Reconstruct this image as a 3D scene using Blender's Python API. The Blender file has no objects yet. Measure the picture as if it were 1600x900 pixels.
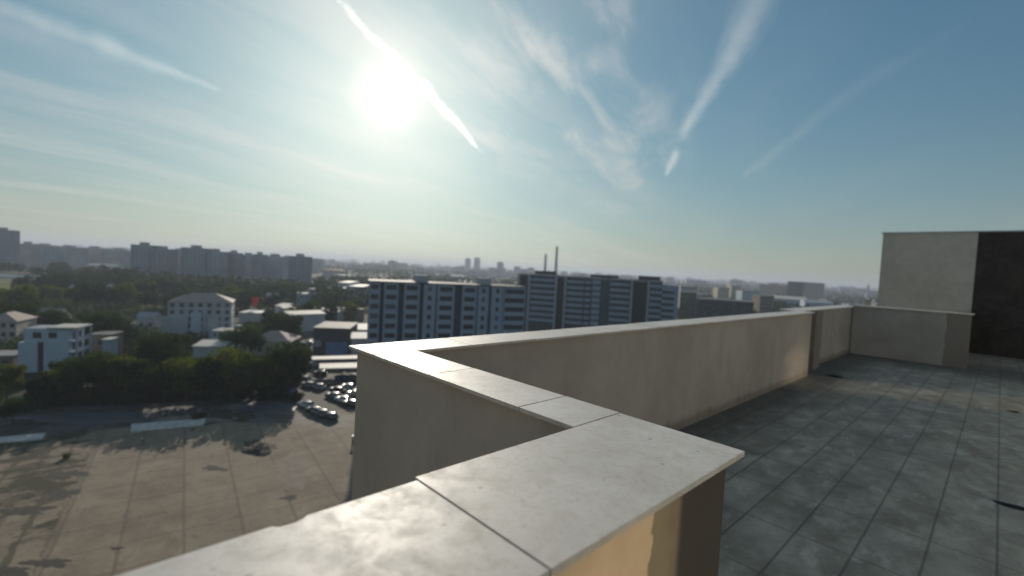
import bpy, bmesh, math, random
from mathutils import Vector, Matrix
random.seed(11)
C = bpy.context.scene.collection
SC = bpy.context.scene

# ---------------------------------------------------------------- camera
CAM_H = 35.0
F_PX, CX, CY = 727.0, 800.0, 450.0
ROT = Matrix(((0.68687872, -0.06669666, 0.72370518),
              (0.72485151, -0.00947543, -0.68883997),
              (0.05280074, 0.99772831, 0.0418367)))
cam_data = bpy.data.cameras.new('camera')
cam = bpy.data.objects.new('camera', cam_data)
C.objects.link(cam)
cam.matrix_world = Matrix.Translation((0, 0, CAM_H)) @ ROT.to_4x4()
cam_data.sensor_width = 36.0
cam_data.lens = 36.0 * F_PX / 1600.0
cam_data.clip_start = 0.05
cam_data.clip_end = 60000.0
cam_data.dof.use_dof = True
cam_data.dof.focus_distance = 1.9
cam_data.dof.aperture_fstop = 1.45
SC.camera = cam

# ---------------------------------------------------------------- sun, sky, exposure
SUN_DIR = Vector((-0.838, 0.442, 0.319)).normalized()      # towards the sun
SUN_EL = math.asin(SUN_DIR.z)
SUN_ROT = math.atan2(SUN_DIR.x, SUN_DIR.y)
SUN_STRENGTH = 3.6
SKY_STRENGTH = 0.062
sun_data = bpy.data.lights.new('sun', 'SUN')
sun_data.energy = SUN_STRENGTH
sun_data.angle = math.radians(0.53)
sun_data.color = (1.0, 0.90, 0.76)
sun = bpy.data.objects.new('sun', sun_data)
C.objects.link(sun)
sun.rotation_euler = (-SUN_DIR).to_track_quat('-Z', 'Y').to_euler()
sun.location = (0, 0, 200)
SC.view_settings.view_transform = 'Standard'
SC.view_settings.look = 'None'
SC.view_settings.exposure = 0.15
SC.view_settings.gamma = 1.0
SC.view_settings.use_curve_mapping = False
SC.cycles.blur_glossy = 0.0
SC.cycles.caustics_reflective = True
SC.cycles.max_bounces = 8
SC.cycles.volume_bounces = 1
SC.cycles.transparent_max_bounces = 24
SC.cycles.sample_clamp_indirect = 60.0


def ray(x, y):
    return ROT @ Vector(((x - CX) / F_PX, -(y - CY) / F_PX, -1.0))


FWD = Vector((-0.72434, 0.68945, 0.0)).normalized()


def pt(x, y, d):
    """point seen at pixel x, y of the 1600 px photograph at horizontal depth d"""
    r = ray(x, y)
    r = r * (d / (r.x * FWD.x + r.y * FWD.y))
    return Vector((r.x, r.y, r.z + CAM_H))


def gp(x, y, z=0.0):
    r = ray(x, y)
    r = r * ((z - CAM_H) / r.z)
    return Vector((r.x, r.y, z))


class NT:
    """small helper to write node trees"""
    def __init__(self, tree):
        self.t = tree
        self.n = tree.nodes
        self.l = tree.links

    def new(self, typ, **kw):
        nd = self.n.new(typ)
        for k, v in kw.items():
            setattr(nd, k, v)
        return nd

    def put(self, sock, val):
        if val is None:
            return
        if isinstance(val, bpy.types.NodeSocket):
            self.l.new(val, sock)
        else:
            sock.default_value = val

    def math(self, op, a, b=None, c=None, clamp=False):
        nd = self.new('ShaderNodeMath', operation=op)
        nd.use_clamp = clamp
        self.put(nd.inputs[0], a)
        self.put(nd.inputs[1], b)
        self.put(nd.inputs[2], c)
        return nd.outputs[0]

    def vmath(self, op, a, b=None, scale=None):
        nd = self.new('ShaderNodeVectorMath', operation=op)
        self.put(nd.inputs[0], a)
        self.put(nd.inputs[1], b)
        if scale is not None:
            self.put(nd.inputs['Scale'], scale)
        return nd.outputs[1] if op in ('DOT_PRODUCT', 'LENGTH', 'DISTANCE') else nd.outputs[0]

    def mix(self, f, a, b, blend='MIX'):
        nd = self.new('ShaderNodeMix', data_type='RGBA', blend_type=blend)
        self.put(nd.inputs[0], f)
        self.put(nd.inputs[6], a if isinstance(a, bpy.types.NodeSocket) else tuple(a) + (1,) * (4 - len(a)))
        self.put(nd.inputs[7], b if isinstance(b, bpy.types.NodeSocket) else tuple(b) + (1,) * (4 - len(b)))
        return nd.outputs[2]

    def noise(self, vec, scale, detail=4.0, rough=0.55, dist=0.0):
        nd = self.new('ShaderNodeTexNoise')
        self.put(nd.inputs['Vector'], vec)
        nd.inputs['Scale'].default_value = scale
        nd.inputs['Detail'].default_value = detail
        nd.inputs['Roughness'].default_value = rough
        nd.inputs['Distortion'].default_value = dist
        return nd.outputs[0]

    def ramp(self, f, lo, hi, a=0.0, b=1.0):
        nd = self.new('ShaderNodeMapRange', interpolation_type='SMOOTHSTEP')
        self.put(nd.inputs[0], f)
        nd.inputs[1].default_value = lo
        nd.inputs[2].default_value = hi
        nd.inputs[3].default_value = a
        nd.inputs[4].default_value = b
        return nd.outputs[0]

    def mapping(self, vec, loc=(0, 0, 0), rot=(0, 0, 0), scale=(1, 1, 1)):
        nd = self.new('ShaderNodeMapping')
        self.put(nd.inputs[0], vec)
        nd.inputs[1].default_value = loc
        nd.inputs[2].default_value = rot
        nd.inputs[3].default_value = scale
        return nd.outputs[0]


world = bpy.data.worlds.new('World')
SC.world = world
world.use_nodes = True
w = NT(world.node_tree)
w.n.clear()
sky = w.new('ShaderNodeTexSky', sky_type='NISHITA')
sky.sun_disc = False
sky.sun_elevation = SUN_EL
sky.sun_rotation = SUN_ROT
sky.altitude = 100
sky.air_density = 1.1
sky.dust_density = 0.9
sky.ozone_density = 1.6
tc = w.new('ShaderNodeTexCoord')
dirv = w.vmath('NORMALIZE', tc.outputs['Generated'])
sep = w.new('ShaderNodeSeparateXYZ')
w.put(sep.inputs[0], dirv)
cosang = w.math('MAXIMUM', w.vmath('DOT_PRODUCT', dirv, tuple(SUN_DIR)), 0.0)
# thin high cirrus on a plane far above: dir.xy / dir.z
den = w.math('ADD', w.math('MAXIMUM', sep.outputs[2], 0.0), 0.05)
comb = w.new('ShaderNodeCombineXYZ')
w.put(comb.inputs[0], w.math('DIVIDE', sep.outputs[0], den))
w.put(comb.inputs[1], w.math('DIVIDE', sep.outputs[1], den))
p1, p2 = ray(0, 12), ray(340, 135)
p1, p2 = p1 / p1.z, p2 / p2.z
ang = math.atan2(p2.y - p1.y, p2.x - p1.x)
pln = w.mapping(comb.outputs[0], rot=(0, 0, -ang))
warp = w.noise(pln, 0.8, 3, 0.5)
warpv = w.vmath('ADD', pln, w.vmath('SCALE', w.new('ShaderNodeCombineXYZ').outputs[0], None, 1.0))
wv = w.new('ShaderNodeCombineXYZ')
w.put(wv.inputs[0], w.math('MULTIPLY', warp, 1.2))
w.put(wv.inputs[1], w.math('MULTIPLY', warp, 0.9))
plw = w.vmath('ADD', pln, wv.outputs[0])
streak = w.noise(w.mapping(plw, scale=(0.20, 1.1, 1)), 1.4, 7, 0.55, 0.25)
wide = w.noise(w.mapping(plw, loc=(3.1, 7.7, 0), scale=(0.5, 0.9, 1)), 0.55, 4, 0.55, 0.2)
m1 = w.math('MULTIPLY', w.ramp(streak, 0.36, 0.78), w.ramp(wide, 0.30, 0.6))
# more cirrus towards the west (left and centre of the picture), clear to the north
north = ray(1350, 150).normalized()
clear = w.ramp(w.vmath('DOT_PRODUCT', dirv, tuple(north)), 0.80, 0.99, 1.0, 0.10)
m1 = w.math('MULTIPLY', m1, clear)
# the ragged patch of wisps right of the sun
patch = None
for (qx, qy, lo, hi, amt) in ((900, 130, 0.972, 0.999, 0.85), (965, 225, 0.986, 0.9995, 0.6), (820, 60, 0.96, 0.998, 0.6)):
    c_ = ray(qx, qy).normalized()
    k = w.ramp(w.vmath('DOT_PRODUCT', dirv, tuple(c_)), lo, hi, 0.0, amt)
    patch = k if patch is None else w.math('MAXIMUM', patch, k)
pa = ray(860, 60); pb = ray(960, 240)
pa, pb = pa / pa.z, pb / pb.z
ang2 = math.atan2(pb.y - pa.y, pb.x - pa.x)
wisp = w.noise(w.mapping(w.mapping(comb.outputs[0], rot=(0, 0, -ang2)), loc=(1.3, 0.4, 0), scale=(0.55, 1.7, 1)), 2.0, 8, 0.60, 0.35)
m2 = w.math('MULTIPLY', w.ramp(wisp, 0.42, 0.74), patch)
mask = w.math('MINIMUM', w.math('ADD', w.math('MULTIPLY', m1, 0.60), w.math('MULTIPLY', m2, 0.85)), 1.0)
# ice crystals scatter strongly forwards
fw = w.math('ADD', w.math('MULTIPLY', w.math('POWER', cosang, 5.0), 5.0),
            w.math('MULTIPLY', w.math('POWER', cosang, 45.0), 8.0))
cl = w.math('ADD', 8.5, fw)
cloud_col = w.vmath('SCALE', (1.0, 0.99, 0.96), None, cl)
gam = w.new('ShaderNodeGamma')
w.put(gam.inputs[0], sky.outputs[0])
gam.inputs[1].default_value = 0.72
skycol = w.vmath('MULTIPLY', gam.outputs[0], (0.78, 1.37, 1.62))
low = w.math('MULTIPLY', w.math('POWER', 2.718, w.math('MULTIPLY', w.math('MAXIMUM', sep.outputs[2], 0.0), -9.0)), 0.72)
hazelum = w.math('ADD', 6.1, w.math('MULTIPLY', w.math('POWER', cosang, 6.0), 4.6))
skycol = w.mix(low, skycol, w.vmath('SCALE', (1.06, 0.97, 0.76), None, hazelum))
col = w.mix(w.math('MULTIPLY', mask, 0.8), skycol, cloud_col)
# aureole of the veil around the sun
g = w.math('ADD', w.math('MULTIPLY', w.math('POWER', cosang, 900.0), 26.0),
           w.math('ADD', w.math('MULTIPLY', w.math('POWER', cosang, 60.0), 6.0),
                  w.math('MULTIPLY', w.math('POWER', cosang, 12.0), 2.2)))
col = w.vmath('ADD', col, w.vmath('SCALE', (1.0, 0.93, 0.82), None, g))
sp = w.new('ShaderNodeSeparateColor'); w.put(sp.inputs[0], col)
cc = w.new('ShaderNodeCombineColor')
for i_, K in enumerate((18.5, 17.8, 16.2)):     # highlights roll off instead of clipping
    x_ = sp.outputs[i_]
    q_ = w.math('DIVIDE', x_, K)
    w.put(cc.inputs[i_], w.math('DIVIDE', x_, w.math('POWER', w.math('ADD', 1.0, w.math('MULTIPLY', q_, q_)), 0.42)))
col = cc.outputs[0]
bg = w.new('ShaderNodeBackground')
w.put(bg.inputs[0], col)
bg.inputs[1].default_value = SKY_STRENGTH
wo = w.new('ShaderNodeOutputWorld')
w.l.new(bg.outputs[0], wo.inputs[0])

# ---------------------------------------------------------------- materials
MATS = {}


def material(name, fn):
    if name in MATS:
        return MATS[name]
    m = bpy.data.materials.new(name)
    m.use_nodes = True
    nt = NT(m.node_tree)
    nt.n.clear()
    out = nt.new('ShaderNodeOutputMaterial')
    fn(nt, out)
    MATS[name] = m
    return m


def principled(nt, out, color, rough=0.8, spec=0.4, bump=None, bump_d=0.01, bump_s=0.5, metal=0.0):
    b = nt.new('ShaderNodeBsdfPrincipled')
    nt.put(b.inputs['Base Color'], color if isinstance(color, bpy.types.NodeSocket) else tuple(color) + (1,))
    nt.put(b.inputs['Roughness'], rough)
    b.inputs['Specular IOR Level'].default_value = spec
    b.inputs['Metallic'].default_value = metal
    if bump is not None:
        bn = nt.new('ShaderNodeBump')
        bn.inputs['Strength'].default_value = bump_s
        bn.inputs['Distance'].default_value = bump_d
        nt.put(bn.inputs['Height'], bump)
        nt.l.new(bn.outputs[0], b.inputs['Normal'])
    nt.l.new(b.outputs[0], out.inputs[0])
    return b


def wpos(nt):
    return nt.new('ShaderNodeNewGeometry').outputs['Position']


def opos(nt):
    return nt.new('ShaderNodeTexCoord').outputs['Object']


def plain(name, color, rough=0.8, var=0.25, scale=1.0, spec=0.35, metal=0.0, world_space=True, bump=0.0):
    """one colour with uneven dirt"""
    def fn(nt, out):
        p = wpos(nt) if world_space else opos(nt)
        n = nt.noise(p, scale, 6, 0.6)
        n2 = nt.noise(p, scale * 6.5, 4, 0.6)
        f = nt.math('ADD', nt.math('MULTIPLY', n, 0.7), nt.math('MULTIPLY', n2, 0.3))
        a = tuple(c * (1 - var) for c in color)
        b = tuple(min(1, c * (1 + var)) for c in color)
        c = nt.mix(nt.ramp(f, 0.3, 0.7), a, b)
        principled(nt, out, c, rough, spec, bump=n2 if bump else None, bump_d=bump, metal=metal)
    return material(name, fn)


# ---------------------------------------------------------------- mesh helpers
class MB:
    """collects faces and links them as one mesh object"""
    def __init__(self):
        self.v, self.f, self.mi, self.uv = [], [], [], []

    def face(self, pts, mi=0):
        b = len(self.v)
        self.v += [tuple(p) for p in pts]
        self.f.append(tuple(range(b, b + len(pts))))
        self.mi.append(mi)

    def box(self, x0, x1, y0, y1, z0, z1, mi=0):
        b = len(self.v)
        self.v += [(x0, y0, z0), (x1, y0, z0), (x1, y1, z0), (x0, y1, z0),
                   (x0, y0, z1), (x1, y0, z1), (x1, y1, z1), (x0, y1, z1)]
        for q in ((0, 3, 2, 1), (4, 5, 6, 7), (0, 1, 5, 4), (1, 2, 6, 5), (2, 3, 7, 6), (3, 0, 4, 7)):
            self.f.append(tuple(b + i for i in q))
            self.mi.append(mi)
        return self

    def prism(self, poly, z0, z1, mi=0):
        n = len(poly)
        b = len(self.v)
        self.v += [(x, y, z0) for x, y in poly] + [(x, y, z1) for x, y in poly]
        self.f.append(tuple(b + i for i in reversed(range(n)))); self.mi.append(mi)
        self.f.append(tuple(b + n + i for i in range(n))); self.mi.append(mi)
        for i in range(n):
            j = (i + 1) % n
            self.f.append((b + i, b + j, b + n + j, b + n + i)); self.mi.append(mi)
        return self

    def tube(self, pts, radii, n=8, mi=0, cap=True):
        b = len(self.v)
        m = len(pts)
        for k, (p, r) in enumerate(zip(pts, radii)):
            p = Vector(p)
            d = (Vector(pts[min(k + 1, m - 1)]) - Vector(pts[max(k - 1, 0)]))
            d = d.normalized() if d.length > 1e-9 else Vector((0, 0, 1))
            up = Vector((0, 0, 1)) if abs(d.z) < 0.9 else Vector((1, 0, 0))
            a = d.cross(up).normalized()
            c = a.cross(d).normalized()
            for i in range(n):
                t = 2 * math.pi * i / n
                self.v.append(tuple(p + a * (math.cos(t) * r) + c * (math.sin(t) * r)))
        for k in range(m - 1):
            for i in range(n):
                j = (i + 1) % n
                self.f.append((b + k * n + i, b + k * n + j, b + (k + 1) * n + j, b + (k + 1) * n + i))
                self.mi.append(mi)
        if cap:
            self.f.append(tuple(b + i for i in range(n))); self.mi.append(mi)
            self.f.append(tuple(b + (m - 1) * n + i for i in reversed(range(n)))); self.mi.append(mi)
        return self

    def mesh(self, name, mats, smooth=False, bevel=0.0):
        me = bpy.data.meshes.new(name)
        me.from_pydata(self.v, [], self.f)
        if not isinstance(mats, (list, tuple)):
            mats = [mats]
        for m in mats:
            me.materials.append(m)
        me.polygons.foreach_set('material_index', self.mi)
        if smooth:
            me.polygons.foreach_set('use_smooth', [True] * len(self.f))
        me.update()
        bm = bmesh.new()
        bm.from_mesh(me)
        if bevel:
            bmesh.ops.bevel(bm, geom=bm.edges[:] , offset=bevel, segments=2, affect='EDGES', profile=0.6)
        bmesh.ops.recalc_face_normals(bm, faces=bm.faces)
        bm.to_mesh(me)
        bm.free()
        return me

    def build(self, name, mats, parent=None, loc=None, smooth=False, bevel=0.0, rz=None):
        o = bpy.data.objects.new(name, self.mesh(name, mats, smooth, bevel))
        C.objects.link(o)
        if parent is not None:
            o.parent = parent
        if loc is not None:
            o.location = loc
        if rz is not None:
            o.rotation_euler.z = rz
        return o


def tag(o, label=None, cat=None, group=None, kind=None):
    if label: o['label'] = label
    if cat: o['category'] = cat
    if group: o['group'] = group
    if kind: o['kind'] = kind
    return o


def empty(name, loc, rz=0.0, label=None, cat=None, group=None):
    o = bpy.data.objects.new(name, None)
    o.empty_display_size = 0.2
    C.objects.link(o)
    o.location = loc
    o.rotation_euler.z = rz
    return tag(o, label, cat, group)


def part(name, mesh, parent, loc=(0, 0, 0), rz=0.0, label=None):
    o = bpy.data.objects.new(name, mesh)
    C.objects.link(o)
    o.parent = parent
    o.location = loc
    o.rotation_euler.z = rz
    if label: o['label'] = label
    return o


def structure(name, mb, mats, **kw):
    return tag(mb.build(name, mats, **kw), kind='structure')


def sheet(name, pts, z, mat_):
    b = MB()
    b.face([(p[0], p[1], z) for p in pts])
    return structure(name, b, mat_)

# ================================================================ terrace and its parapets
ZF = CAM_H - 1.70          # terrace floor
ZC = CAM_H - 0.51          # top of the coping
ZW = ZC - 0.020            # top of the plaster walls


def m_stucco(nt, out):
    p = wpos(nt)
    big = nt.noise(p, 1.1, 5, 0.6, 0.3)
    mid = nt.noise(nt.mapping(p, scale=(1, 1, 0.25)), 5.0, 6, 0.65, 0.5)
    fine = nt.noise(p, 190.0, 3, 0.7)
    c = nt.mix(nt.ramp(big, 0.3, 0.7), (0.315, 0.292, 0.258), (0.395, 0.367, 0.325))
    c = nt.mix(nt.math('MULTIPLY', nt.ramp(mid, 0.48, 0.78), 0.28), c, (0.20, 0.18, 0.155))
    # rising damp and splashed dirt at the foot of the wall
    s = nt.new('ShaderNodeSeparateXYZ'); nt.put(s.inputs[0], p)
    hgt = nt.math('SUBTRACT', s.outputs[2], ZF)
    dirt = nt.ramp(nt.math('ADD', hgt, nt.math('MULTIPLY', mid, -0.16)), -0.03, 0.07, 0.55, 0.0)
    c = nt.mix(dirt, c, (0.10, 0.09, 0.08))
    h = nt.math('ADD', nt.math('MULTIPLY', fine, 0.5), nt.math('MULTIPLY', nt.noise(p, 30, 4), 0.6))
    principled(nt, out, c, 0.9, 0.25, bump=h, bump_d=0.003, bump_s=0.5)


def m_plaster_end(nt, out):
    """unfinished ochre base plaster, painted as if sunlit, torn edge to grey mortar, painted shade at far end"""
    p = wpos(nt)
    s = nt.new('ShaderNodeSeparateXYZ'); nt.put(s.inputs[0], p)
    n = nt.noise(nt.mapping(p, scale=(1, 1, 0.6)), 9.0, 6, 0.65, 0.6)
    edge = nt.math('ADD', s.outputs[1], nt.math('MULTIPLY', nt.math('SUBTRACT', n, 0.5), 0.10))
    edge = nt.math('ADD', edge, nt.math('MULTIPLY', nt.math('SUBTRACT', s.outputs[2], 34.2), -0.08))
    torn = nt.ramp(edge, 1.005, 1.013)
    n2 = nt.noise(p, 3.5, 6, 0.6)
    och = nt.mix(nt.ramp(n2, 0.3, 0.7), (0.56, 0.43, 0.27), (0.68, 0.54, 0.36))  # ochre plaster, with the reflected sunlight painted into its colour
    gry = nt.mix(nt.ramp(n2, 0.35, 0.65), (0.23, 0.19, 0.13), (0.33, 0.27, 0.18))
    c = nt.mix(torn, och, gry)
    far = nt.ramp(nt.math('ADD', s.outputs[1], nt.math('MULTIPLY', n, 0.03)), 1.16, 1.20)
    c = nt.mix(far, c, (0.085, 0.076, 0.066))  # painted shade: dark strip that the reflected sun does not reach
    fine = nt.noise(p, 120.0, 4, 0.7)
    h = nt.math('ADD', nt.math('MULTIPLY', torn, -0.8), nt.math('MULTIPLY', fine, 0.3))
    principled(nt, out, c, 0.92, 0.2, bump=h, bump_d=0.005, bump_s=0.7)


def m_coping(nt, out):
    p = wpos(nt)
    big = nt.noise(p, 3.2, 5, 0.6, 0.4)
    mid = nt.noise(p, 17.0, 6, 0.65, 0.3)
    fine = nt.noise(p, 140.0, 3, 0.6)
    grit = nt.noise(p, 55.0, 5, 0.75)
    c = nt.mix(nt.ramp(big, 0.3, 0.7), (0.45, 0.43, 0.39), (0.57, 0.55, 0.51))
    c = nt.mix(nt.math('MULTIPLY', nt.ramp(mid, 0.42, 0.70), 0.45), c, (0.34, 0.305, 0.25))
    c = nt.mix(nt.math('MULTIPLY', nt.ramp(grit, 0.50, 0.68), 0.38), c, (0.27, 0.24, 0.19))
    blot = nt.noise(p, 8.0, 2, 0.5, 0.2)
    c = nt.mix(nt.math('MULTIPLY', nt.ramp(blot, 0.70, 0.78), 0.6), c, (0.22, 0.19, 0.15))
    # a few dropped specks
    v = nt.new('ShaderNodeTexVoronoi'); v.inputs['Scale'].default_value = 15.0
    nt.put(v.inputs['Vector'], nt.mapping(p, scale=(1, 1, 0.01)))
    sp = nt.math('MULTIPLY', nt.ramp(v.outputs['Distance'], 0.06, 0.15, 1.0, 0.0), nt.ramp(nt.noise(p, 6.3, 1), 0.50, 0.56))
    c = nt.mix(nt.math('MULTIPLY', sp, 0.7), c, (0.16, 0.14, 0.11))
    rough = nt.math('ADD', 0.50, nt.math('MULTIPLY', nt.ramp(mid, 0.3, 0.75), 0.15))
    rough = nt.math('SUBTRACT', rough, nt.math('MULTIPLY', nt.ramp(big, 0.50, 0.75), 0.05))
    h = nt.math('ADD', nt.math('MULTIPLY', fine, 0.25), nt.math('MULTIPLY', mid, 0.5))
    principled(nt, out, c, rough, 0.5, bump=h, bump_d=0.0025, bump_s=0.25)


def m_tiles(nt, out):
    """frost-proof floor tiles laid lengthwise, 32 x 65.5 cm, dusty and blotched"""
    p = wpos(nt)
    s = nt.new('ShaderNodeSeparateXYZ'); nt.put(s.inputs[0], p)
    u = nt.math('DIVIDE', nt.math('ADD', s.outputs[0], 0.545), 0.318)
    v = nt.math('DIVIDE', nt.math('SUBTRACT', s.outputs[1], 3.60), 0.655)
    wob = nt.math('MULTIPLY', nt.math('SUBTRACT', nt.noise(p, 7.0, 3), 0.5), 0.018)
    mid0 = nt.noise(p, 5.0, 5, 0.6)
    fu = nt.math('FRACT', nt.math('ADD', u, wob)); fv = nt.math('FRACT', nt.math('ADD', v, wob))
    du = nt.math('MULTIPLY', nt.math('MINIMUM', fu, nt.math('SUBTRACT', 1.0, fu)), 0.318)
    dv = nt.math('MULTIPLY', nt.math('MINIMUM', fv, nt.math('SUBTRACT', 1.0, fv)), 0.655)
    gu = nt.ramp(nt.math('ADD', du, nt.math('MULTIPLY', mid0, -0.004)), 0.001, 0.010, 0.9, 0.0)
    gv = nt.ramp(nt.math('ADD', dv, nt.math('MULTIPLY', mid0, -0.010)), 0.000, 0.012, 0.55, 0.0)
    grout = nt.math('MAXIMUM', gu, gv)
    cell = nt.new('ShaderNodeCombineXYZ')
    nt.put(cell.inputs[0], nt.math('FLOOR', u)); nt.put(cell.inputs[1], nt.math('FLOOR', v))
    wn = nt.new('ShaderNodeTexWhiteNoise', noise_dimensions='2D'); nt.put(wn.inputs['Vector'], cell.outputs[0])
    big = nt.noise(p, 0.9, 5, 0.6, 0.3)
    mid = nt.noise(nt.mapping(p, rot=(0, 0, 0.7), scale=(1, 0.6, 1)), 3.6, 8, 0.70, 0.15)
    c = nt.mix(nt.ramp(mid, 0.30, 0.72), (0.180, 0.160, 0.122), (0.43, 0.42, 0.335))
    c = nt.mix(nt.math('MULTIPLY', nt.ramp(big, 0.40, 0.7), 0.45), c, (0.13, 0.11, 0.088))
    c = nt.mix(nt.math('MULTIPLY', wn.outputs[0], 0.30), c, (0.33, 0.325, 0.28))
    lime = nt.ramp(nt.noise(nt.mapping(p, rot=(0, 0, 0.5), scale=(1, .55, 1)), 6.0, 6, 0.65, 0.1), 0.54, 0.70)
    c = nt.mix(nt.math('MULTIPLY', lime, 0.45), c, (0.56, 0.57, 0.50))
    # dark dust gathered in a band along the long wall and the back wall
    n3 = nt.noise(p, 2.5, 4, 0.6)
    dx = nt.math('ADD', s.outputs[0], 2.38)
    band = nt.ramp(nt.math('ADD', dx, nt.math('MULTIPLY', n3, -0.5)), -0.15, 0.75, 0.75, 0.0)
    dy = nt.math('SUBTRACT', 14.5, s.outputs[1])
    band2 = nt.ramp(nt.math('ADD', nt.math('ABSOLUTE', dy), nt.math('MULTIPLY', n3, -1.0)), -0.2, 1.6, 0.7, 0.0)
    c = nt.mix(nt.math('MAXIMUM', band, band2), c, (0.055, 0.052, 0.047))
    c = nt.mix(nt.math('MULTIPLY', grout, 0.58), c, (0.055, 0.048, 0.042))
    rough = nt.math('ADD', 0.58, nt.math('MULTIPLY', mid, 0.3))
    h = nt.math('SUBTRACT', nt.math('MULTIPLY', nt.noise(p, 60, 4), 0.12), grout)
    principled(nt, out, c, rough, 0.45, bump=h, bump_d=0.003, bump_s=0.8)


def m_backwall(nt, out):
    """same render, with a darker coat that ends in a torn edge near the wall's free end"""
    p = wpos(nt)
    s = nt.new('ShaderNodeSeparateXYZ'); nt.put(s.inputs[0], p)
    n = nt.noise(nt.mapping(p, scale=(1, 1, 0.7)), 4.0, 6, 0.65, 0.4)
    torn = nt.ramp(nt.math('ADD', s.outputs[0], nt.math('MULTIPLY', nt.math('SUBTRACT', n, 0.5), 0.22)), -0.83, -0.81)
    n2 = nt.noise(p, 1.6, 6, 0.6)
    c = nt.mix(nt.ramp(n2, 0.3, 0.7), (0.33, 0.305, 0.27), (0.41, 0.38, 0.335))
    c = nt.mix(torn, c, (0.24, 0.21, 0.18))
    principled(nt, out, c, 0.9, 0.25, bump=nt.noise(p, 80, 4), bump_d=0.003, bump_s=0.5)


M_STUCCO = material('beige_stucco', m_stucco)
M_END = material('raw_plaster_painted_light', m_plaster_end)
M_COPE = material('stone_tile_coping', m_coping)
M_TILE = material('terrace_tiles', m_tiles)
M_BACK = material('patched_render', m_backwall)
M_MORTAR = plain('dark_mortar', (0.21, 0.165, 0.115), 0.95, 0.3, 20)
M_DARKWALL = plain('dark_brown_render', (0.058, 0.050, 0.043), 0.9, 0.35, 1.3, spec=0.2, bump=0.003)
M_TOWER = plain('pale_grey_render', (0.52, 0.475, 0.41), 0.9, 0.16, 0.7, spec=0.2, bump=0.002)
M_FLASH = plain('galvanised_flashing', (0.42, 0.46, 0.50), 0.4, 0.1, 4, spec=0.5, metal=0.7)
M_PILASTER = plain('grey_brown_render', (0.20, 0.18, 0.155), 0.9, 0.2, 5, bump=0.002)

# building body under the terrace
b = MB()
b.prism([(-0.885, -12), (14, -12), (14, 24), (-2.92, 24), (-2.92, 10.0), (-2.622, 10.0), (-2.622, 1.25), (-0.885, 1.25)], 0.02, ZF - 0.16)
body = b.build('apartment_building', M_STUCCO)
tag(body, 'beige rendered apartment building carrying the tiled roof terrace', 'building')

b = MB()
b.prism([(-0.56, -8), (8, -8), (8, 21.0), (-2.60, 21.0), (-2.60, 10.0), (-2.40, 10.0), (-2.40, 1.46), (-0.56, 1.46)], ZF - 0.16, ZF)
structure('terrace_floor', b, M_TILE)


def slabs(root, x0, x1, y0, y1, cuts, axis, z0=ZC - 0.016, z1=ZC, jolt=0.0012, mat_=None):
    """coping slabs laid end to end with 5 mm joints; cuts along the axis"""
    for a, c in zip(cuts[:-1], cuts[1:]):
        g = 0.0032
        dz = random.uniform(-jolt, jolt)
        s_ = MB()
        if axis == 'y':
            s_.box(x0, x1, a + g, c - g, z0 + dz, z1 + dz)
        else:
            s_.box(a + g, c - g, y0, y1, z0 + dz, z1 + dz)
        s_.build('coping_slab', mat_ or M_COPE, root, bevel=0.0012)


# --- near parapet (runs beside the camera)
root = empty('parapet_wall', (0, 0, 0), label='nearest parapet wall with wide mottled stone coping and ochre raw plaster side with painted light and shade', cat='parapet')
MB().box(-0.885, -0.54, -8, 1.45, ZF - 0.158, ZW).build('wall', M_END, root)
MB().box(-0.88, -0.545, -8, 1.445, ZW, ZC - 0.0035).build('mortar_bed', M_MORTAR, root)
# corner slab and the one nearer to the camera; the nearer one has a nick in its outer edge
slabs(root, -0.935, -0.498, 0, 0, [0.600, 1.476], 'y', jolt=0)
nick = [(-0.935, 0.012), (-0.498, 0.012), (-0.498, 0.5945), (-0.915, 0.5945)]
sl = MB()
sl.prism([(-0.920, -0.55), (-0.498, -0.55), (-0.498, 0.598), (-0.918, 0.598), (-0.918, 0.345), (-0.910, 0.335),
          (-0.905, 0.315), (-0.908, 0.290), (-0.918, 0.280)], ZC - 0.016, ZC)
sl.build('coping_slab', M_COPE, root, bevel=0.0012)
slabs(root, -0.920, -0.498, 0, 0, [-7.15, -5.95, -4.75, -3.35, -1.95, -0.55], 'y')

bead = MB()
rb = random.Random(4)
ys = [-2.0 + .03 * i for i in range(115)]
prof = [(rb.uniform(.004, .016), rb.uniform(.006, .016)) for _ in ys]
for k in range(len(ys)):
    dx_, dz_ = prof[k]
    bead.v += [(-.5385, ys[k], ZW - dz_ - .004), (-.5385 + dx_, ys[k], ZW - .006), (-.5385 + dx_ * .6, ys[k], ZC - .0165), (-.5385, ys[k], ZC - .0165)]
for k in range(len(ys) - 1):
    for j in range(4):
        bead.f.append((k * 4 + j, k * 4 + (j + 1) % 4, k * 4 + 4 + (j + 1) % 4, k * 4 + 4 + j)); bead.mi.append(0)
bead.build('mortar_bead', plain('brown_mortar', (0.16, 0.105, 0.07), 0.95, 0.35, 40), root)

# --- cross parapet (from the corner away to the left)
root = empty('parapet_wall', (0, 0, 0), label='short parapet wall running left from the corner slab to the far corner', cat='parapet')
MB().box(-2.622, -0.888, 1.25, 1.452, ZF - 0.158, ZW).build('wall', M_STUCCO, root)
MB().box(-2.61, -0.94, 1.256, 1.444, ZW, ZC - 0.0035).build('mortar_bed', M_MORTAR, root)
slabs(root, 0, 0, 1.208, 1.478, [-2.34, -1.80, -1.20, -0.937], 'x')

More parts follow.
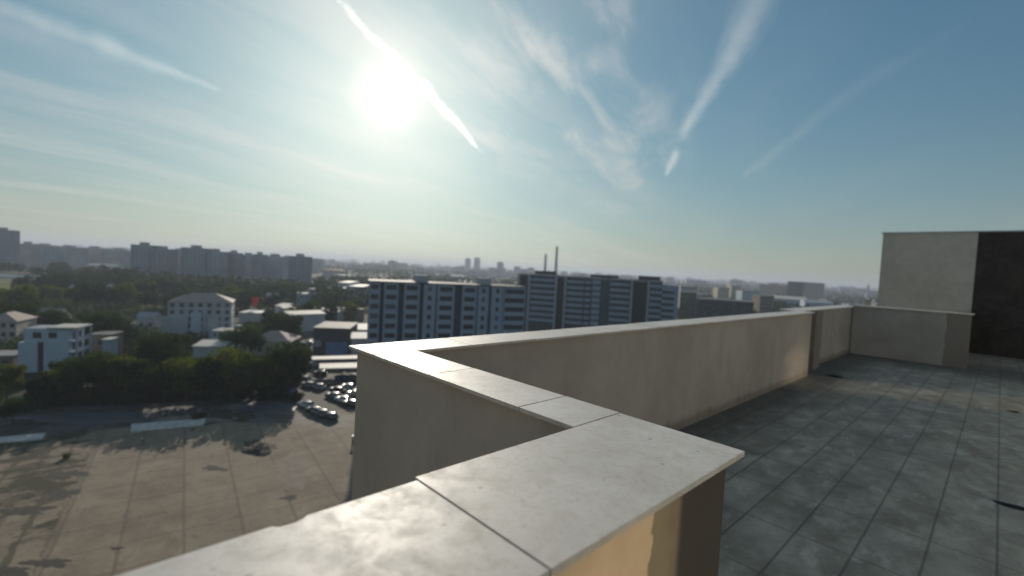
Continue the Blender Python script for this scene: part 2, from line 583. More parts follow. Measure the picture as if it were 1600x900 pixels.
# --- long parapet
root = empty('parapet_wall', (0, 0, 0), label='long straight parapet wall along the terrace with narrow bright coping', cat='parapet')
MB().box(-2.622, -2.38, 1.455, 9.95, ZF - 0.158, ZW).build('wall', M_STUCCO, root)
MB().box(-2.61, -2.39, 1.46, 9.94, ZW, ZC - 0.0035).build('mortar_bed', M_MORTAR, root)
sl = MB()
sl.prism([(-2.655, 1.208), (-2.343, 1.208), (-2.343, 1.90), (-2.655, 1.90)], ZC - 0.016, ZC)
sl.build('coping_slab', M_COPE, root, bevel=0.0012)
cuts = [1.90]
while cuts[-1] < 9.2:
    cuts.append(cuts[-1] + 0.60)
cuts[-1] = 9.98
slabs(root, -2.655, -2.343, 0, 0, cuts, 'y')

# --- set-back end of the long parapet, with its grey pilaster strip
root = empty('parapet_wall', (0, 0, 0), label='set-back end piece of the long parapet behind a grey pilaster strip', cat='parapet')
MB().box(-2.92, -2.60, 10.0, 14.82, ZF - 0.158, ZW).build('wall', M_STUCCO, root)
MB().box(-2.598, -2.49, 10.75, 11.22, ZF, ZW - 0.01).build('pilaster', M_PILASTER, root)
slabs(root, -2.955, -2.565, 0, 0, [9.99, 10.9, 11.8, 12.7, 13.6, 14.86], 'y')

# --- back parapet
root = empty('parapet_wall', (0, 0, 0), label='low back parapet across the end of the terrace with torn darker coat', cat='parapet')
b = MB()
b.box(-2.58, -0.43, 14.5, 14.8, ZF - 0.158, ZW + 0.03)
b.build('wall', M_BACK, root)
MB().box(-.80, -.56, 14.803, 18.45, ZF, ZW - .03).build('wall', M_BACK, root)  # added wall, hidden from the camera, only to shade the floor beyond
b = MB()
slabs(root, 0, 0, 14.46, 14.85, [-2.56, -1.7, -1.05, -0.385], 'x', ZC + 0.014, ZC + 0.040)

# --- stair tower
root = empty('stair_tower', (2, 20, ZF), label='flat roofed stair tower at the terrace end, half pale render half dark brown', cat='stair tower')
TZ = CAM_H + 1.71 - ZF
MB().box(-4.68, -2.56, -1.5, 3.0, -0.1, TZ).build('wall', M_TOWER, root)['label'] = 'pale grey rendered wall'
MB().box(-2.558, 5.0, -1.5, 3.0, -0.1, TZ).build('wall', M_DARKWALL, root)['label'] = 'dark brown rendered wall'
MB().box(-4.72, 5.04, -1.54, 3.04, TZ + 0.002, TZ + 0.035).build('roof_flashing', M_FLASH, root)

# --- vent stub beyond the back parapet
root = empty('vent_stack', (-2.90, 18.6, ZF), label='small pale vent stack standing just left of the stair tower', cat='vent')
MB().box(-0.10, 0.06, -0.1, 0.1, 0, 1.27).build('shaft', plain('vent_white', (0.5, 0.47, 0.42), 0.8, 0.2, 6), root)
MB().box(-0.14, 0.10, -0.14, 0.14, 1.272, 1.31).build('cap', M_FLASH, root)

# --- set-back rooms to the right of the frame: their glazing throws the sun back onto the walls
def m_glass(nt, out):
    p = wpos(nt)
    principled(nt, out, (0.78, 0.70, 0.58), 0.085, 0.5, metal=1.0)
M_MIRROR = material('sun_control_glass', m_glass)
M_FRAME = plain('white_window_frame', (0.6, 0.6, 0.6), 0.5, 0.08, 3)
root = empty('penthouse', (3.0, 5, ZF), label='set-back penthouse rooms beside the terrace with tall glazing', cat='building')
MB().box(0.05, 5.0, -10.0, 13.4, 0.002, 3.2).build('wall', plain('pale_render', (0.62, 0.58, 0.52), 0.9, 0.08, 0.7), root)
PENT_WINDOWS = [(11.47, 12.02, 0.12, 2.62), (12.12, 12.82, 0.12, 2.62), (15.95, 16.2, 0.9, 2.56), (2.50, 2.92, 0.12, 2.52)]
for (ya, yb, za, zb) in PENT_WINDOWS:
    fr = MB()
    fr.box(-0.02, 0.048, ya - 5 - 0.06, ya - 5, za, zb)
    fr.box(-0.02, 0.048, yb - 5, yb - 5 + 0.06, za, zb)
    fr.box(-0.02, 0.048, ya - 5 - 0.06, yb - 5 + 0.06, zb + 0.001, zb + 0.06)
    fr.box(-0.02, 0.048, ya - 5 - 0.06, yb - 5 + 0.06, za - 0.06, za - 0.001)
    f_ = fr.build('window', M_FRAME, root)
    g_ = MB()
    g_.box(0.0, 0.045, ya - 5 + 0.001, yb - 5 - 0.001, za + 0.001, zb - 0.001)
    g_.build('pane', M_MIRROR, f_)

# ================================================================ ground, yard, roads
def m_ground(nt, out):
    p = wpos(nt)
    a = nt.noise(p, 0.010, 6, 0.6)
    b_ = nt.noise(p, 0.09, 6, 0.65)
    c = nt.mix(nt.ramp(b_, 0.35, 0.65), (0.022, 0.028, 0.014), (0.045, 0.045, 0.028))
    c = nt.mix(nt.math('MULTIPLY', nt.ramp(a, 0.60, 0.8), 0.4), c, (0.07, 0.066, 0.052))
    principled(nt, out, c, 0.95, 0.15)


def m_yard(nt, out):
    """old cast concrete yard in 6.2 m lanes, stained, with weeds in the joints of its western part"""
    p0 = wpos(nt)
    p = nt.mapping(p0, loc=(0, 0, 0), rot=(0, 0, math.radians(8.5)))
    s = nt.new('ShaderNodeSeparateXYZ'); nt.put(s.inputs[0], p)
    n = nt.noise(p0, 0.16, 7, 0.65, 0.3)
    n1 = nt.noise(p0, 0.55, 7, 0.68, 0.6)
    n2 = nt.noise(p0, 2.6, 6, 0.7, 0.4)
    wob = nt.math('MULTIPLY', nt.math('SUBTRACT', n1, 0.5), 1.5)
    y = nt.math('ADD', s.outputs[1], nt.math('MULTIPLY', wob, 0.25))
    u = nt.math('DIVIDE', nt.math('ADD', y, 12.0), 6.2)
    v = nt.math('DIVIDE', nt.math('ADD', s.outputs[0], nt.math('MULTIPLY', wob, 0.25)), 5.8)
    fu = nt.math('FRACT', u); fv = nt.math('FRACT', v)
    du = nt.math('MULTIPLY', nt.math('MINIMUM', fu, nt.math('SUBTRACT', 1.0, fu)), 6.2)
    dv = nt.math('MULTIPLY', nt.math('MINIMUM', fv, nt.math('SUBTRACT', 1.0, fv)), 5.8)
    cell = nt.new('ShaderNodeCombineXYZ')
    nt.put(cell.inputs[0], nt.math('FLOOR', u)); nt.put(cell.inputs[1], nt.math('FLOOR', v))
    wn = nt.new('ShaderNodeTexWhiteNoise', noise_dimensions='2D'); nt.put(wn.inputs['Vector'], cell.outputs[0])
    lane = nt.new('ShaderNodeTexWhiteNoise', noise_dimensions='1D'); nt.put(lane.inputs['W'], nt.math('FLOOR', u))
    c = nt.mix(nt.ramp(n, 0.3, 0.7), (0.150, 0.116, 0.080), (0.31, 0.252, 0.180))
    c = nt.mix(nt.math('MULTIPLY', wn.outputs[0], 0.45), c, (0.17, 0.135, 0.10))
    c = nt.mix(nt.math('MULTIPLY', lane.outputs[0], 0.32), c, (0.30, 0.25, 0.18))
    c = nt.mix(nt.math('MULTIPLY', nt.ramp(n1, 0.50, 0.70), 0.6), c, (0.135, 0.11, 0.08))
    c = nt.mix(nt.math('MULTIPLY', nt.ramp(n2, 0.52, 0.70), 0.55), c, (0.10, 0.082, 0.060))
    # the broken western part
    west = nt.ramp(nt.math('ADD', s.outputs[1], nt.math('MULTIPLY', wob, 1.6)), -12.9, -12.2, 1.0, 0.0)
    ju = nt.ramp(nt.math('SUBTRACT', du, nt.math('MULTIPLY', n1, 0.28)), -0.1, 0.16, 0.55, 0.0)
    jv = nt.ramp(nt.math('SUBTRACT', dv, nt.math('MULTIPLY', n1, 0.28)), -0.1, 0.14, 0.45, 0.0)
    c = nt.mix(nt.math('MAXIMUM', ju, jv), c, (0.10, 0.08, 0.06))
    # weeds and mud, only in the west
    uw = nt.math('FRACT', nt.math('DIVIDE', y, 3.1))
    dw = nt.math('MULTIPLY', nt.math('MINIMUM', uw, nt.math('SUBTRACT', 1.0, uw)), 3.1)
    wd = nt.ramp(nt.math('SUBTRACT', dw, nt.math('MULTIPLY', nt.ramp(n1, 0.4, 0.7), 0.7)), 0.0, 0.25, 1.0, 0.0)
    nb = nt.noise(nt.mapping(p0, loc=(14.0, 3.0, 0), scale=(1.0, 0.45, 1)), 0.17, 7, 0.68, 0.8)
    blot = nt.ramp(nb, 0.50, 0.55)
    weed = nt.math('MULTIPLY', west, nt.math('MAXIMUM', nt.math('MULTIPLY', wd, 0.75), blot))
    wc = nt.mix(nt.ramp(n2, 0.4, 0.65), (0.020, 0.022, 0.012), (0.06, 0.06, 0.025))
    c = nt.mix(nt.math('MULTIPLY', weed, 0.9), c, wc)
    principled(nt, out, c, 0.9, 0.22, bump=n2, bump_d=0.03, bump_s=0.4)


def m_asphalt(nt, out):
    p = wpos(nt)
    n = nt.noise(p, 0.25, 6, 0.6, 0.4)
    n2 = nt.noise(p, 1.6, 6, 0.7)
    c = nt.mix(nt.ramp(n, 0.35, 0.65), (0.040, 0.040, 0.040), (0.075, 0.072, 0.066))
    c = nt.mix(nt.math('MULTIPLY', nt.ramp(n2, 0.6, 0.75), 0.4), c, (0.14, 0.125, 0.10))
    principled(nt, out, c, nt.ramp(n, 0.4, 0.6, 0.85, 0.62), 0.35, bump=n2, bump_d=0.02)


M_GROUND = material('town_ground', m_ground)
M_YARD = material('yard_concrete', m_yard)
M_ASPH = material('asphalt', m_asphalt)
M_FIELD = plain('meadow', (0.105, 0.112, 0.022), 0.95, 0.6, 0.045, spec=0.1)
M_GRAVEL = plain('gravel', (0.20, 0.175, 0.14), 0.95, 0.35, 0.6, spec=0.15)
M_WHITESLAB = plain('white_slab', (0.52, 0.50, 0.46), 0.8, 0.3, 0.8)
M_MUD = plain('dark_mud', (0.050, 0.044, 0.034), 0.9, 0.4, 1.4, bump=0.05)

g = MB()
R_ = 13500
ring = [(R_ * math.cos(2 * math.pi * i / 48), R_ * math.sin(2 * math.pi * i / 48)) for i in range(48)]
g.face([(x, y, 0.0) for x, y in ring])
structure('ground', g, M_GROUND)

sheet('yard', [(-20, -62), (-95, -62), (-123, -22), (-119.5, -9.5), (-115.5, 9.5), (-113.0, 21), (-106.5, 26.5), (-106, 31), (-116, 42), (-118, 62), (-100, 80), (-20, 80)], 0.010, M_YARD)
sheet('road', [gp(-200, 730), gp(-60, 655), gp(90, 636), gp(300, 627), gp(470, 606), gp(560, 590), gp(640, 585), gp(640, 640), gp(560, 655),
               gp(470, 640), gp(452, 646), gp(430, 655), gp(380, 668), gp(330, 662), gp(240, 676), gp(60, 690), gp(-40, 712), gp(-200, 800)], 0.006, M_ASPH)


def blob(name, x0, y0, rx, ry, z, mat_, n=90, jag=0.42, kind='structure', seed=0):
    r = random.Random(seed)
    ph = [r.uniform(0, 6.28) for _ in range(5)]
    b_ = MB()
    c_ = gp(x0, y0)
    ex, ey = gp(x0 + rx, y0) - c_, gp(x0, y0 + ry) - c_
    pts = []
    for i in range(n):
        t = 2 * math.pi * i / n
        k = 1 + jag * (0.5 * math.sin(2 * t + ph[0]) + 0.45 * math.sin(3 * t + ph[1]) + 0.35 * math.sin(5 * t + ph[2]) + 0.3 * math.sin(9 * t + ph[3]) + .15 * math.sin(17 * t + ph[4]) + r.uniform(-.06, .06))
        q = c_ + ex * math.cos(t) * k + ey * math.sin(t) * k
        pts.append((q.x, q.y, z))
    b_.face(pts)
    return structure(name, b_, mat_)


M_WETASPH = plain('worn_asphalt', (0.075, 0.085, 0.10), 0.42, 0.25, 0.4, spec=0.5)
blob('asphalt_patch', 405, 641, 50, 22, 0.014, M_WETASPH, seed=3, jag=0.2)
blob('asphalt_patch', 140, 652, 110, 9, 0.014, M_WETASPH, seed=5, jag=0.2)
blob('mud_patch', 404, 697, 24, 8, 0.018, M_MUD, seed=31)
blob('mud_patch', 352, 650, 38, 12, 0.018, M_MUD, seed=7)
blob('mud_patch', 300, 655, 45, 7, 0.022, M_GRAVEL, seed=8)
blob('mud_patch', 100, 742, 32, 7, 0.018, M_MUD, seed=9)
blob('mud_patch', 95, 772, 26, 8, 0.018, M_MUD, seed=10)
blob('mud_patch', 35, 798, 42, 7, 0.018, M_MUD, seed=12)
blob('mud_patch', 75, 880, 30, 8, 0.018, M_MUD, seed=13)
blob('mud_patch', 15, 893, 30, 9, 0.018, M_MUD, seed=14)
blob('mud_patch', 335, 732, 18, 4, 0.018, M_MUD, seed=15)
blob('mud_patch', 182, 857, 9, 3, 0.018, M_MUD, seed=16)
blob('mud_patch', 452, 778, 12, 4, 0.018, M_MUD, seed=17)
blob('mud_patch', 500, 656, 60, 12, 0.016, plain('oily_stain', (0.085, 0.075, 0.062), 0.8, 0.4, 0.8), seed=18)
blob('mud_patch', 455, 735, 30, 28, 0.016, plain('faint_stain', (0.185, 0.150, 0.112), 0.88, 0.25, 0.6), seed=19, jag=0.2)

# pale flush concrete slabs at the far edge of the yard
for pts, lb in (([(205, 664), (322, 655), (318, 665), (204, 676)], 'wide white concrete slab lying at the far edge of the yard'),
                ([(-40, 688), (72, 678), (66, 687), (-40, 697)], 'narrow white concrete slab at the left edge of the yard')):
    q = [gp(*p) for p in pts]
    b = MB().prism([(p.x, p.y) for p in reversed(q)], 0.02, 0.22)
    tag(b.build('concrete_slab', M_WHITESLAB), lb, 'concrete slab')

# meadow, car park ground, lanes
sheet('meadow', [gp(-250, 470), gp(-250, 440), gp(60, 435), gp(150, 446), gp(140, 462), gp(60, 482), gp(-30, 490)], 0.03, M_FIELD)
sheet('parking_ground', [gp(428, 606), gp(470, 560), gp(640, 550), gp(680, 600), gp(640, 640), gp(470, 640)], 0.020, plain('car_park_asphalt', (0.045, 0.043, 0.04), 0.85, 0.35, 0.5))
sheet('road', [gp(430, 490), gp(470, 478), gp(600, 560), gp(560, 590)], 0.04, M_ASPH)

# ================================================================ buildings
WALLS = {
    'white': plain('white_render', (0.34, 0.385, 0.46), 0.85, 0.10, 0.3, spec=0.2),
    'blue_white': plain('cool_white_render', (0.46, 0.54, 0.60), 0.85, 0.08, 0.4, spec=0.2),
    'grey': plain('grey_render', (0.33, 0.33, 0.34), 0.85, 0.12, 0.3, spec=0.2),
    'lgrey': plain('light_grey_render', (0.46, 0.46, 0.48), 0.85, 0.12, 0.3, spec=0.2),
    'cream': plain('cream_render', (0.52, 0.46, 0.38), 0.85, 0.12, 0.3, spec=0.2),
    'pink': plain('pinkish_render', (0.45, 0.36, 0.33), 0.85, 0.12, 0.3, spec=0.2),
    'dark': plain('dark_cladding', (0.07, 0.07, 0.08), 0.7, 0.2, 0.3, spec=0.3),
    'brown': plain('brown_render', (0.20, 0.16, 0.13), 0.85, 0.15, 0.3, spec=0.2),
    'blue': plain('blue_cladding', (0.16, 0.25, 0.42), 0.6, 0.12, 0.3, spec=0.4),
}
ROOFS = {
    'tile_pink': plain('faded_clay_tiles', (0.38, 0.29, 0.255), 0.8, 0.2, 0.8),
    'tile_red': plain('clay_tiles', (0.26, 0.12, 0.08), 0.8, 0.25, 0.8),
    'white': plain('white_membrane_roof', (0.46, 0.44, 0.40), 0.7, 0.12, 0.4, spec=0.5),
    'metal': plain('sheet_metal_roof', (0.33, 0.345, 0.37), 0.5, 0.15, 0.5, spec=0.5, metal=0.4),
    'bitumen': plain('bitumen_roof', (0.085, 0.085, 0.09), 0.75, 0.25, 0.4),
    'grey': plain('grey_roof', (0.22, 0.22, 0.23), 0.75, 0.2, 0.4),
}


def m_window(nt, out):
    principled(nt, out, (0.038, 0.045, 0.062), 0.25, 0.5)
M_WIN = material('dark_window_glass', m_window)
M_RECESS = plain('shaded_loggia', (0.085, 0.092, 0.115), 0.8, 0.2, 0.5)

_wm = {}


M_WIN2 = material('curtained_window', lambda a, b: principled(a, b, (0.10, 0.11, 0.13), 0.5, 0.5))
M_WIN3 = material('bluish_window', lambda a, b: principled(a, b, (0.05, 0.065, 0.09), 0.2, 0.5))
_rw = random.Random(2)


def win_mesh(wd, hg, m=None):
    m = m or _rw.choice((M_WIN, M_WIN, M_WIN, M_WIN2, M_WIN3, M_WIN3))
    k = (round(wd, 2), round(hg, 2), (m or M_WIN).name)
    if k not in _wm:
        b_ = MB().box(-wd / 2, wd / 2, -0.05, 0.10, 0, hg)
        _wm[k] = b_.mesh('window', m or M_WIN)
    return _wm[k]


def roof_mesh(kind, W, D, z, rise, over=0.4):
    b_ = MB()
    x0, x1, y0, y1 = -over, W + over, -over, D + over
    if kind == 'flat':
        b_.box(x0 + over * .4, x1 - over * .4, y0 + over * .4, y1 - over * .4, z + 0.003, z + 0.35)
    elif kind == 'hip':
        m = min(W, D) * 0.45
        if W >= D:
            r0, r1 = (x0 + m, (y0 + y1) / 2), (x1 - m, (y0 + y1) / 2)
        else:
            r0, r1 = ((x0 + x1) / 2, y0 + m), ((x0 + x1) / 2, y1 - m)
        z0, z1 = z + 0.003, z + rise
        A, B_, C_, D_ = (x0, y0, z0), (x1, y0, z0), (x1, y1, z0), (x0, y1, z0)
        E, G = (r0[0], r0[1], z1), (r1[0], r1[1], z1)
        if W >= D:
            for q in ((A, B_, G, E), (B_, C_, G), (C_, D_, E, G), (D_, A, E), (D_, C_, B_, A)):
                b_.face(q)
        else:
            for q in ((A, B_, E), (B_, C_, G, E), (C_, D_, G), (D_, A, E, G), (D_, C_, B_, A)):
                b_.face(q)
    elif kind == 'gable':
        z0, z1 = z + 0.003, z + rise
        ym = (y0 + y1) / 2
        for q in (((x0, y0, z0), (x1, y0, z0), (x1, ym, z1), (x0, ym, z1)), ((x0, ym, z1), (x1, ym, z1), (x1, y1, z0), (x0, y1, z0)),
                  ((x0, y0, z0), (x0, ym, z1), (x0, y1, z0)), ((x1, y0, z0), (x1, y1, z0), (x1, ym, z1)),
                  ((x0, y0, z0), (x0, y1, z0), (x1, y1, z0), (x1, y0, z0))):
            b_.face(q)
    elif kind == 'shed':
        z0, z1 = z + 0.003, z + rise
        b_.face([(x0, y0, z0 + .1), (x1, y0, z0 + .1), (x1, y1, z1 + .1), (x0, y1, z1 + .1)])
        b_.face([(x0, y0, z0), (x0, y1, z0), (x1, y1, z0), (x1, y0, z0)])
        b_.face([(x0, y0, z0), (x0, y0, z0 + .1), (x0, y1, z1 + .1), (x0, y1, z0)])
        b_.face([(x1, y0, z0), (x1, y1, z0), (x1, y1, z1 + .1), (x1, y0, z0 + .1)])
        b_.face([(x0, y0, z0), (x1, y0, z0), (x1, y0, z0 + .1), (x0, y0, z0 + .1)])
        b_.face([(x0, y1, z0), (x0, y1, z1 + .1), (x1, y1, z1 + .1), (x1, y1, z0)])
    return b_.mesh('roof', ROOFS['bitumen'])


FOOT = []      # footprints, to keep trees out


def house(name, label, cat, x0, x1, ytop, d0, d1, depth, wall, roof, rkind='flat', rise=0.0, floors=0, cols=0,
          wsize=(1.2, 1.4), group=None, zmin=0.0, chimney=False, zcap=None, side_cols=0):
    """building whose front runs between two pixel columns at depths d0 and d1; ytop is the eaves at its left end"""
    P0 = pt(x0, ytop, d0)
    if x0 < 420 and abs(d1 - d0) < 8 and name != 'greenhouse': d1 = d0 + (x1 - x0) * d0 / F_PX * 0.28 * (800 - x0) / 800
    yt1 = ytop + 0.053 * (x1 - x0)
    P1 = pt(x1, yt1, d1)
    H = P0.z if zcap is None else zcap
    v = Vector((P1.x - P0.x, P1.y - P0.y, 0))
    W = v.length
    rz = math.atan2(v.y, v.x)
    root_ = empty(name, (P0.x, P0.y, 0), rz, label, cat, group)
    FOOT.append((P0.x, P0.y, v.x / W, v.y / W, W, depth))
    MB().box(0, W, 0, depth, 0.0, H).build('wall', WALLS[wall], root_)
    if roof:
        me = roof_mesh(rkind, W, depth, H, rise)
        me.materials[0] = ROOFS[roof]
        rf = part('roof', me, root_)
        if chimney:
            MB().box(W * .3, W * .3 + .8, depth * .55, depth * .55 + .7, H + 0.2, H + rise + 1.2).build('chimney', WALLS['brown'], rf)
    if floors:
        fh = H / floors
        for f in range(floors):
            z = f * fh + fh * 0.3
            if z < zmin:
                continue
            for c_ in range(cols):
                part('window', win_mesh(*wsize), root_, ((c_ + 0.5) * W / cols, -0.002, z))
            for c_ in range(side_cols):
                part('window', win_mesh(*wsize), root_, (W + 0.002, (c_ + 0.5) * depth / side_cols, z), math.pi / 2)
    return root_, W, H


# ---- white flat-roofed villa at the left
def villa():
    P0 = pt(28, 535, 124.0); P1 = pt(107, 538, 127.5)
    v = Vector((P1.x - P0.x, P1.y - P0.y, 0)); W = v.length; rz = math.atan2(v.y, v.x)
    r = empty('villa', (P0.x, P0.y, 0), rz, 'blue-white flat roofed villa with balconies on its sunlit right side', 'house')
    FOOT.append((P0.x, P0.y, v.x / W, v.y / W, W + 2, 9))
    H1 = P0.z; H2 = pt(60, 513, 128).z
    MB().box(0, W * .38, 0, 8, 0, H1).build('wall', WALLS['blue_white'], r)
    MB().box(W * .50, W, 0, 8, 0, H1).build('wall', WALLS['blue_white'], r)
    MB().box(W * .382, W * .498, 0.35, 7.9, 0, H1 - 0.01).build('stair_window', M_WIN, r)
    MB().box(W * .09, W - .01, 0.5, 7.9, H1 + .003, H2).build('upper_storey', WALLS['blue_white'], r)
    MB().box(W * .05, W * .55, 1.2, 8.2, H2 + .003, H2 + .3).build('roof', ROOFS['metal'], r)
    rs = MB().box(W * .552, W + 1.9, 0.0, 8.2, H2 + .35, H2 + .75).build('roof', ROOFS['white'], r)
    for xx in (W * .35, W * .66):
        part('window', win_mesh(1.8, 1.6), r, (xx, 0.5 - 0.002, H1 + (H2 - H1) * .32))
    # balconies on the right side
    for zz in (H1 * .28, H1 * .64, H1 + .1):
        bb = MB()
        bb.box(W + .003, W + 1.7, 0.4, 7.4, zz, zz + 0.22)
        bc = bb.build('balcony', WALLS['white'], r)
        MB().box(W + 1.58, W + 1.69, 0.4, 7.4, zz + .223, zz + 1.15).build('railing', WALLS['white'], bc)
        part('window', win_mesh(2.2, 2.1), r, (W + 0.004, 3.2, zz + .35), math.pi / 2)
        part('window', win_mesh(1.6, 2.1), r, (W + 0.004, 5.8, zz + .35), math.pi / 2)
    for k, yy in enumerate((0.1, 7.6)):
        MB().box(W + 1.4, W + 1.85, yy, yy + .28, 0, H2 + .345).build('column', WALLS['white'], r)
villa()

house('annex', 'low grey annex beside the white villa with dark flat roof', 'house', 138, 174, 524, 140, 143, 7, 'brown', 'bitumen', floors=2, cols=3)
house('garage', 'tiny white garden house between the villa and the trees', 'house', 160, 172, 532, 128, 128, 4, 'white', 'white', floors=0)
house('house', 'narrow tan house at the left frame edge behind the bushes', 'house', -30, 26, 502, 150, 146, 12, 'cream', 'tile_pink', 'hip', 2.5, floors=3, cols=4)
house('house', 'low dark cottage left of the white villa partly hidden by bushes', 'house', -30, 20, 558, 124, 124, 8, 'brown', 'grey', floors=1, cols=2)
house('house', 'house with a tan gable just behind the white villa', 'house', 50, 84, 500, 175, 178, 12, 'cream', 'tile_pink', 'gable', 4.0, floors=3, cols=3)

# ---- large grey villa with hipped roof
r, W, H = house('mansion', 'large grey four-storey house with faded pink hipped roof', 'house', 262, 362, 472, 186, 196, 16, 'lgrey', 'tile_pink', 'hip', 3.4, floors=5, cols=7, side_cols=3, wsize=(1.5, 1.7))
MB().box(-1.6, W * .32, -2.0, -.02, 0, H * .60).build('bay', WALLS['lgrey'], r)
MB().box(W * .36, W * .52, -1.2, -.02, 0, H * .72).build('bay', WALLS['blue_white'], r)
MB().box(W * .62, W * .80, -1.0, -.02, 0, H * .62).build('bay', WALLS['lgrey'], r)

house('house', 'small blue-white house with two pale end chimneys', 'house', 330, 376, 518, 172, 174, 8, 'blue_white', 'grey', floors=2, cols=4)
P = pt(331, 512, 172)
for px_, lb in ((331, 'left of the two pale chimney stacks behind the small blue-white house'), (373, 'right of the two pale chimney stacks behind the small blue-white house')):
    P = pt(px_, 509, 182)
    r = empty('chimney_stack', (P.x, P.y, 0), 0.8, lb, 'chimney')
    MB().box(-.8, .8, -.8, .8, 0, P.z).build('shaft', WALLS['white'], r)
    MB().box(-1, 1, -1, 1, P.z + .003, P.z + .3).build('cap', ROOFS['white'], r)
house('shed', 'long low shed with bright white roof above the yellow-green trees', 'shed', 302, 348, 541, 146, 150, 7, 'lgrey', 'white', 'shed', 0.9)
house('house', 'wide bungalow with faded pink roof behind the tree row', 'house', 386, 452, 533, 160, 166, 13, 'cream', 'tile_pink', 'hip', 3.0, floors=1, cols=5)
house('shed', 'flat pale blue roofed shed in front of the red sign', 'shed', 373, 406, 489, 236, 240, 12, 'lgrey', 'metal')
r, W, H = house('store', 'dark flat roofed store with a big blue front panel', 'building', 490, 546, 513, 168, 170, 18, 'dark', 'bitumen', floors=0)
MB().box(W * .36, W * .97, -.25, -.02, 0.1, H * .50).build('panel', WALLS['blue'], r)
MB().box(W * .03, W * .22, -.2, -.02, H * .3, H * .55).build('panel', WALLS['grey'], r)

# ---- canopies over the car park
for (x0, x1, ya, yb, zt, lb) in ((487, 572, 558, 563, 4.2, 'farther narrow pale car park canopy behind the parked cars'),
                                 (499, 585, 568, 577, 3.4, 'nearer wide pale car park canopy above the parked cars')):
    A, B_, C_, D_ = gp(x0, yb, zt), gp(x1, yb - 2, zt), gp(x1, ya - 2, zt), gp(x0, ya, zt)
    o_ = empty('carport', (A.x, A.y, 0), 0, lb, 'canopy')
    b = MB().prism([(p.x - A.x, p.y - A.y) for p in (A, B_, C_, D_)], zt, zt + .25)
    b.build('roof', ROOFS['white'], o_)
    for (P, Q) in ((A, D_), (B_, C_)):
        for k in (0.12, 0.88):
            p_ = P.lerp(Q, k).lerp((A + B_ + C_ + D_) / 4, .06)
            MB().tube([(p_.x - A.x, p_.y - A.y, 0), (p_.x - A.x, p_.y - A.y, zt - .004)], [.12, .12]).build('post', ROOFS['metal'], o_)

# ---- sunlit sheds and roofs in the middle distance
for k, (x0, x1, y, d0, d1, dep, lb) in enumerate((
        (430, 446, 478, 262, 262, 8, 'small sunlit white roofed shed nearest to the red sign'),
        (446, 462, 483, 246, 250, 8, 'square pale roofed shed beside the long sunlit warehouses'),
        (453, 508, 492, 214, 226, 7, 'long white roofed warehouse, nearest of the sunlit pair'),
        (478, 528, 484, 250, 246, 6, 'long white roofed warehouse, rear of the sunlit pair'),
        (548, 577, 515, 186, 188, 11, 'low building with pale roof close to the white blocks'),
        (550, 578, 529, 164, 166, 8, 'low lit roof nearest the foot of the white block'),
        (528, 546, 441, 420, 420, 26, 'far sunlit flat roof over a blue building'),
        (545, 566, 447, 380, 380, 26, 'pale flat roofed building beside the far sunlit one'))):
    house('warehouse', lb, 'warehouse', x0, x1, y, d0, d1, dep, 'lgrey', 'white', 'shed', 1.0 if k < 6 else 0.5, group='sunlit flat roofed sheds')
house('apartment_block', 'blue-grey mid-rise left of the white blocks', 'apartment block', 512, 572, 449, 400, 392, 16, 'blue_white', 'grey', floors=6, cols=9)

# red advertising sign
P = pt(398, 477, 248)
r = empty('sign', (P.x, P.y, 0), math.atan2(FWD.y, FWD.x) - math.pi / 2, 'bright red sign panel on a pole among the trees', 'sign')
M_RED = plain('red_sign', (0.72, 0.05, 0.05), 0.5, 0.08, 1)
MB().prism([(0, 0), (0.3, 0), (0.3, 0.2), (0, 0.2)], 0, P.z - 1.0).build('pole', ROOFS['metal'], r)
b = MB()
for yy in (-0.1, 0.12):
    b.face([(-1.9, yy, P.z + 4.2), (-.9, yy, P.z - 1.0), (1.2, yy, P.z - .4), (2.3, yy, P.z + 4.2)])
b.face([(-1.9, -.1, P.z + 4.2), (2.3, -.1, P.z + 4.2), (2.3, .12, P.z + 4.2), (-1.9, .12, P.z + 4.2)])
b.face([(-.9, -.1, P.z - 1), (-.9, .12, P.z - 1), (-1.9, .12, P.z + 4.2), (-1.9, -.1, P.z + 4.2)])
b.face([(1.2, -.1, P.z - .4), (1.2, .12, P.z - .4), (2.3, .12, P.z + 4.2), (2.3, -.1, P.z + 4.2)])
b.face([(-.9, -.1, P.z - 1), (1.2, -.1, P.z - .4), (1.2, .12, P.z - .4), (-.9, .12, P.z - 1)])
b.build('panel', M_RED, r)

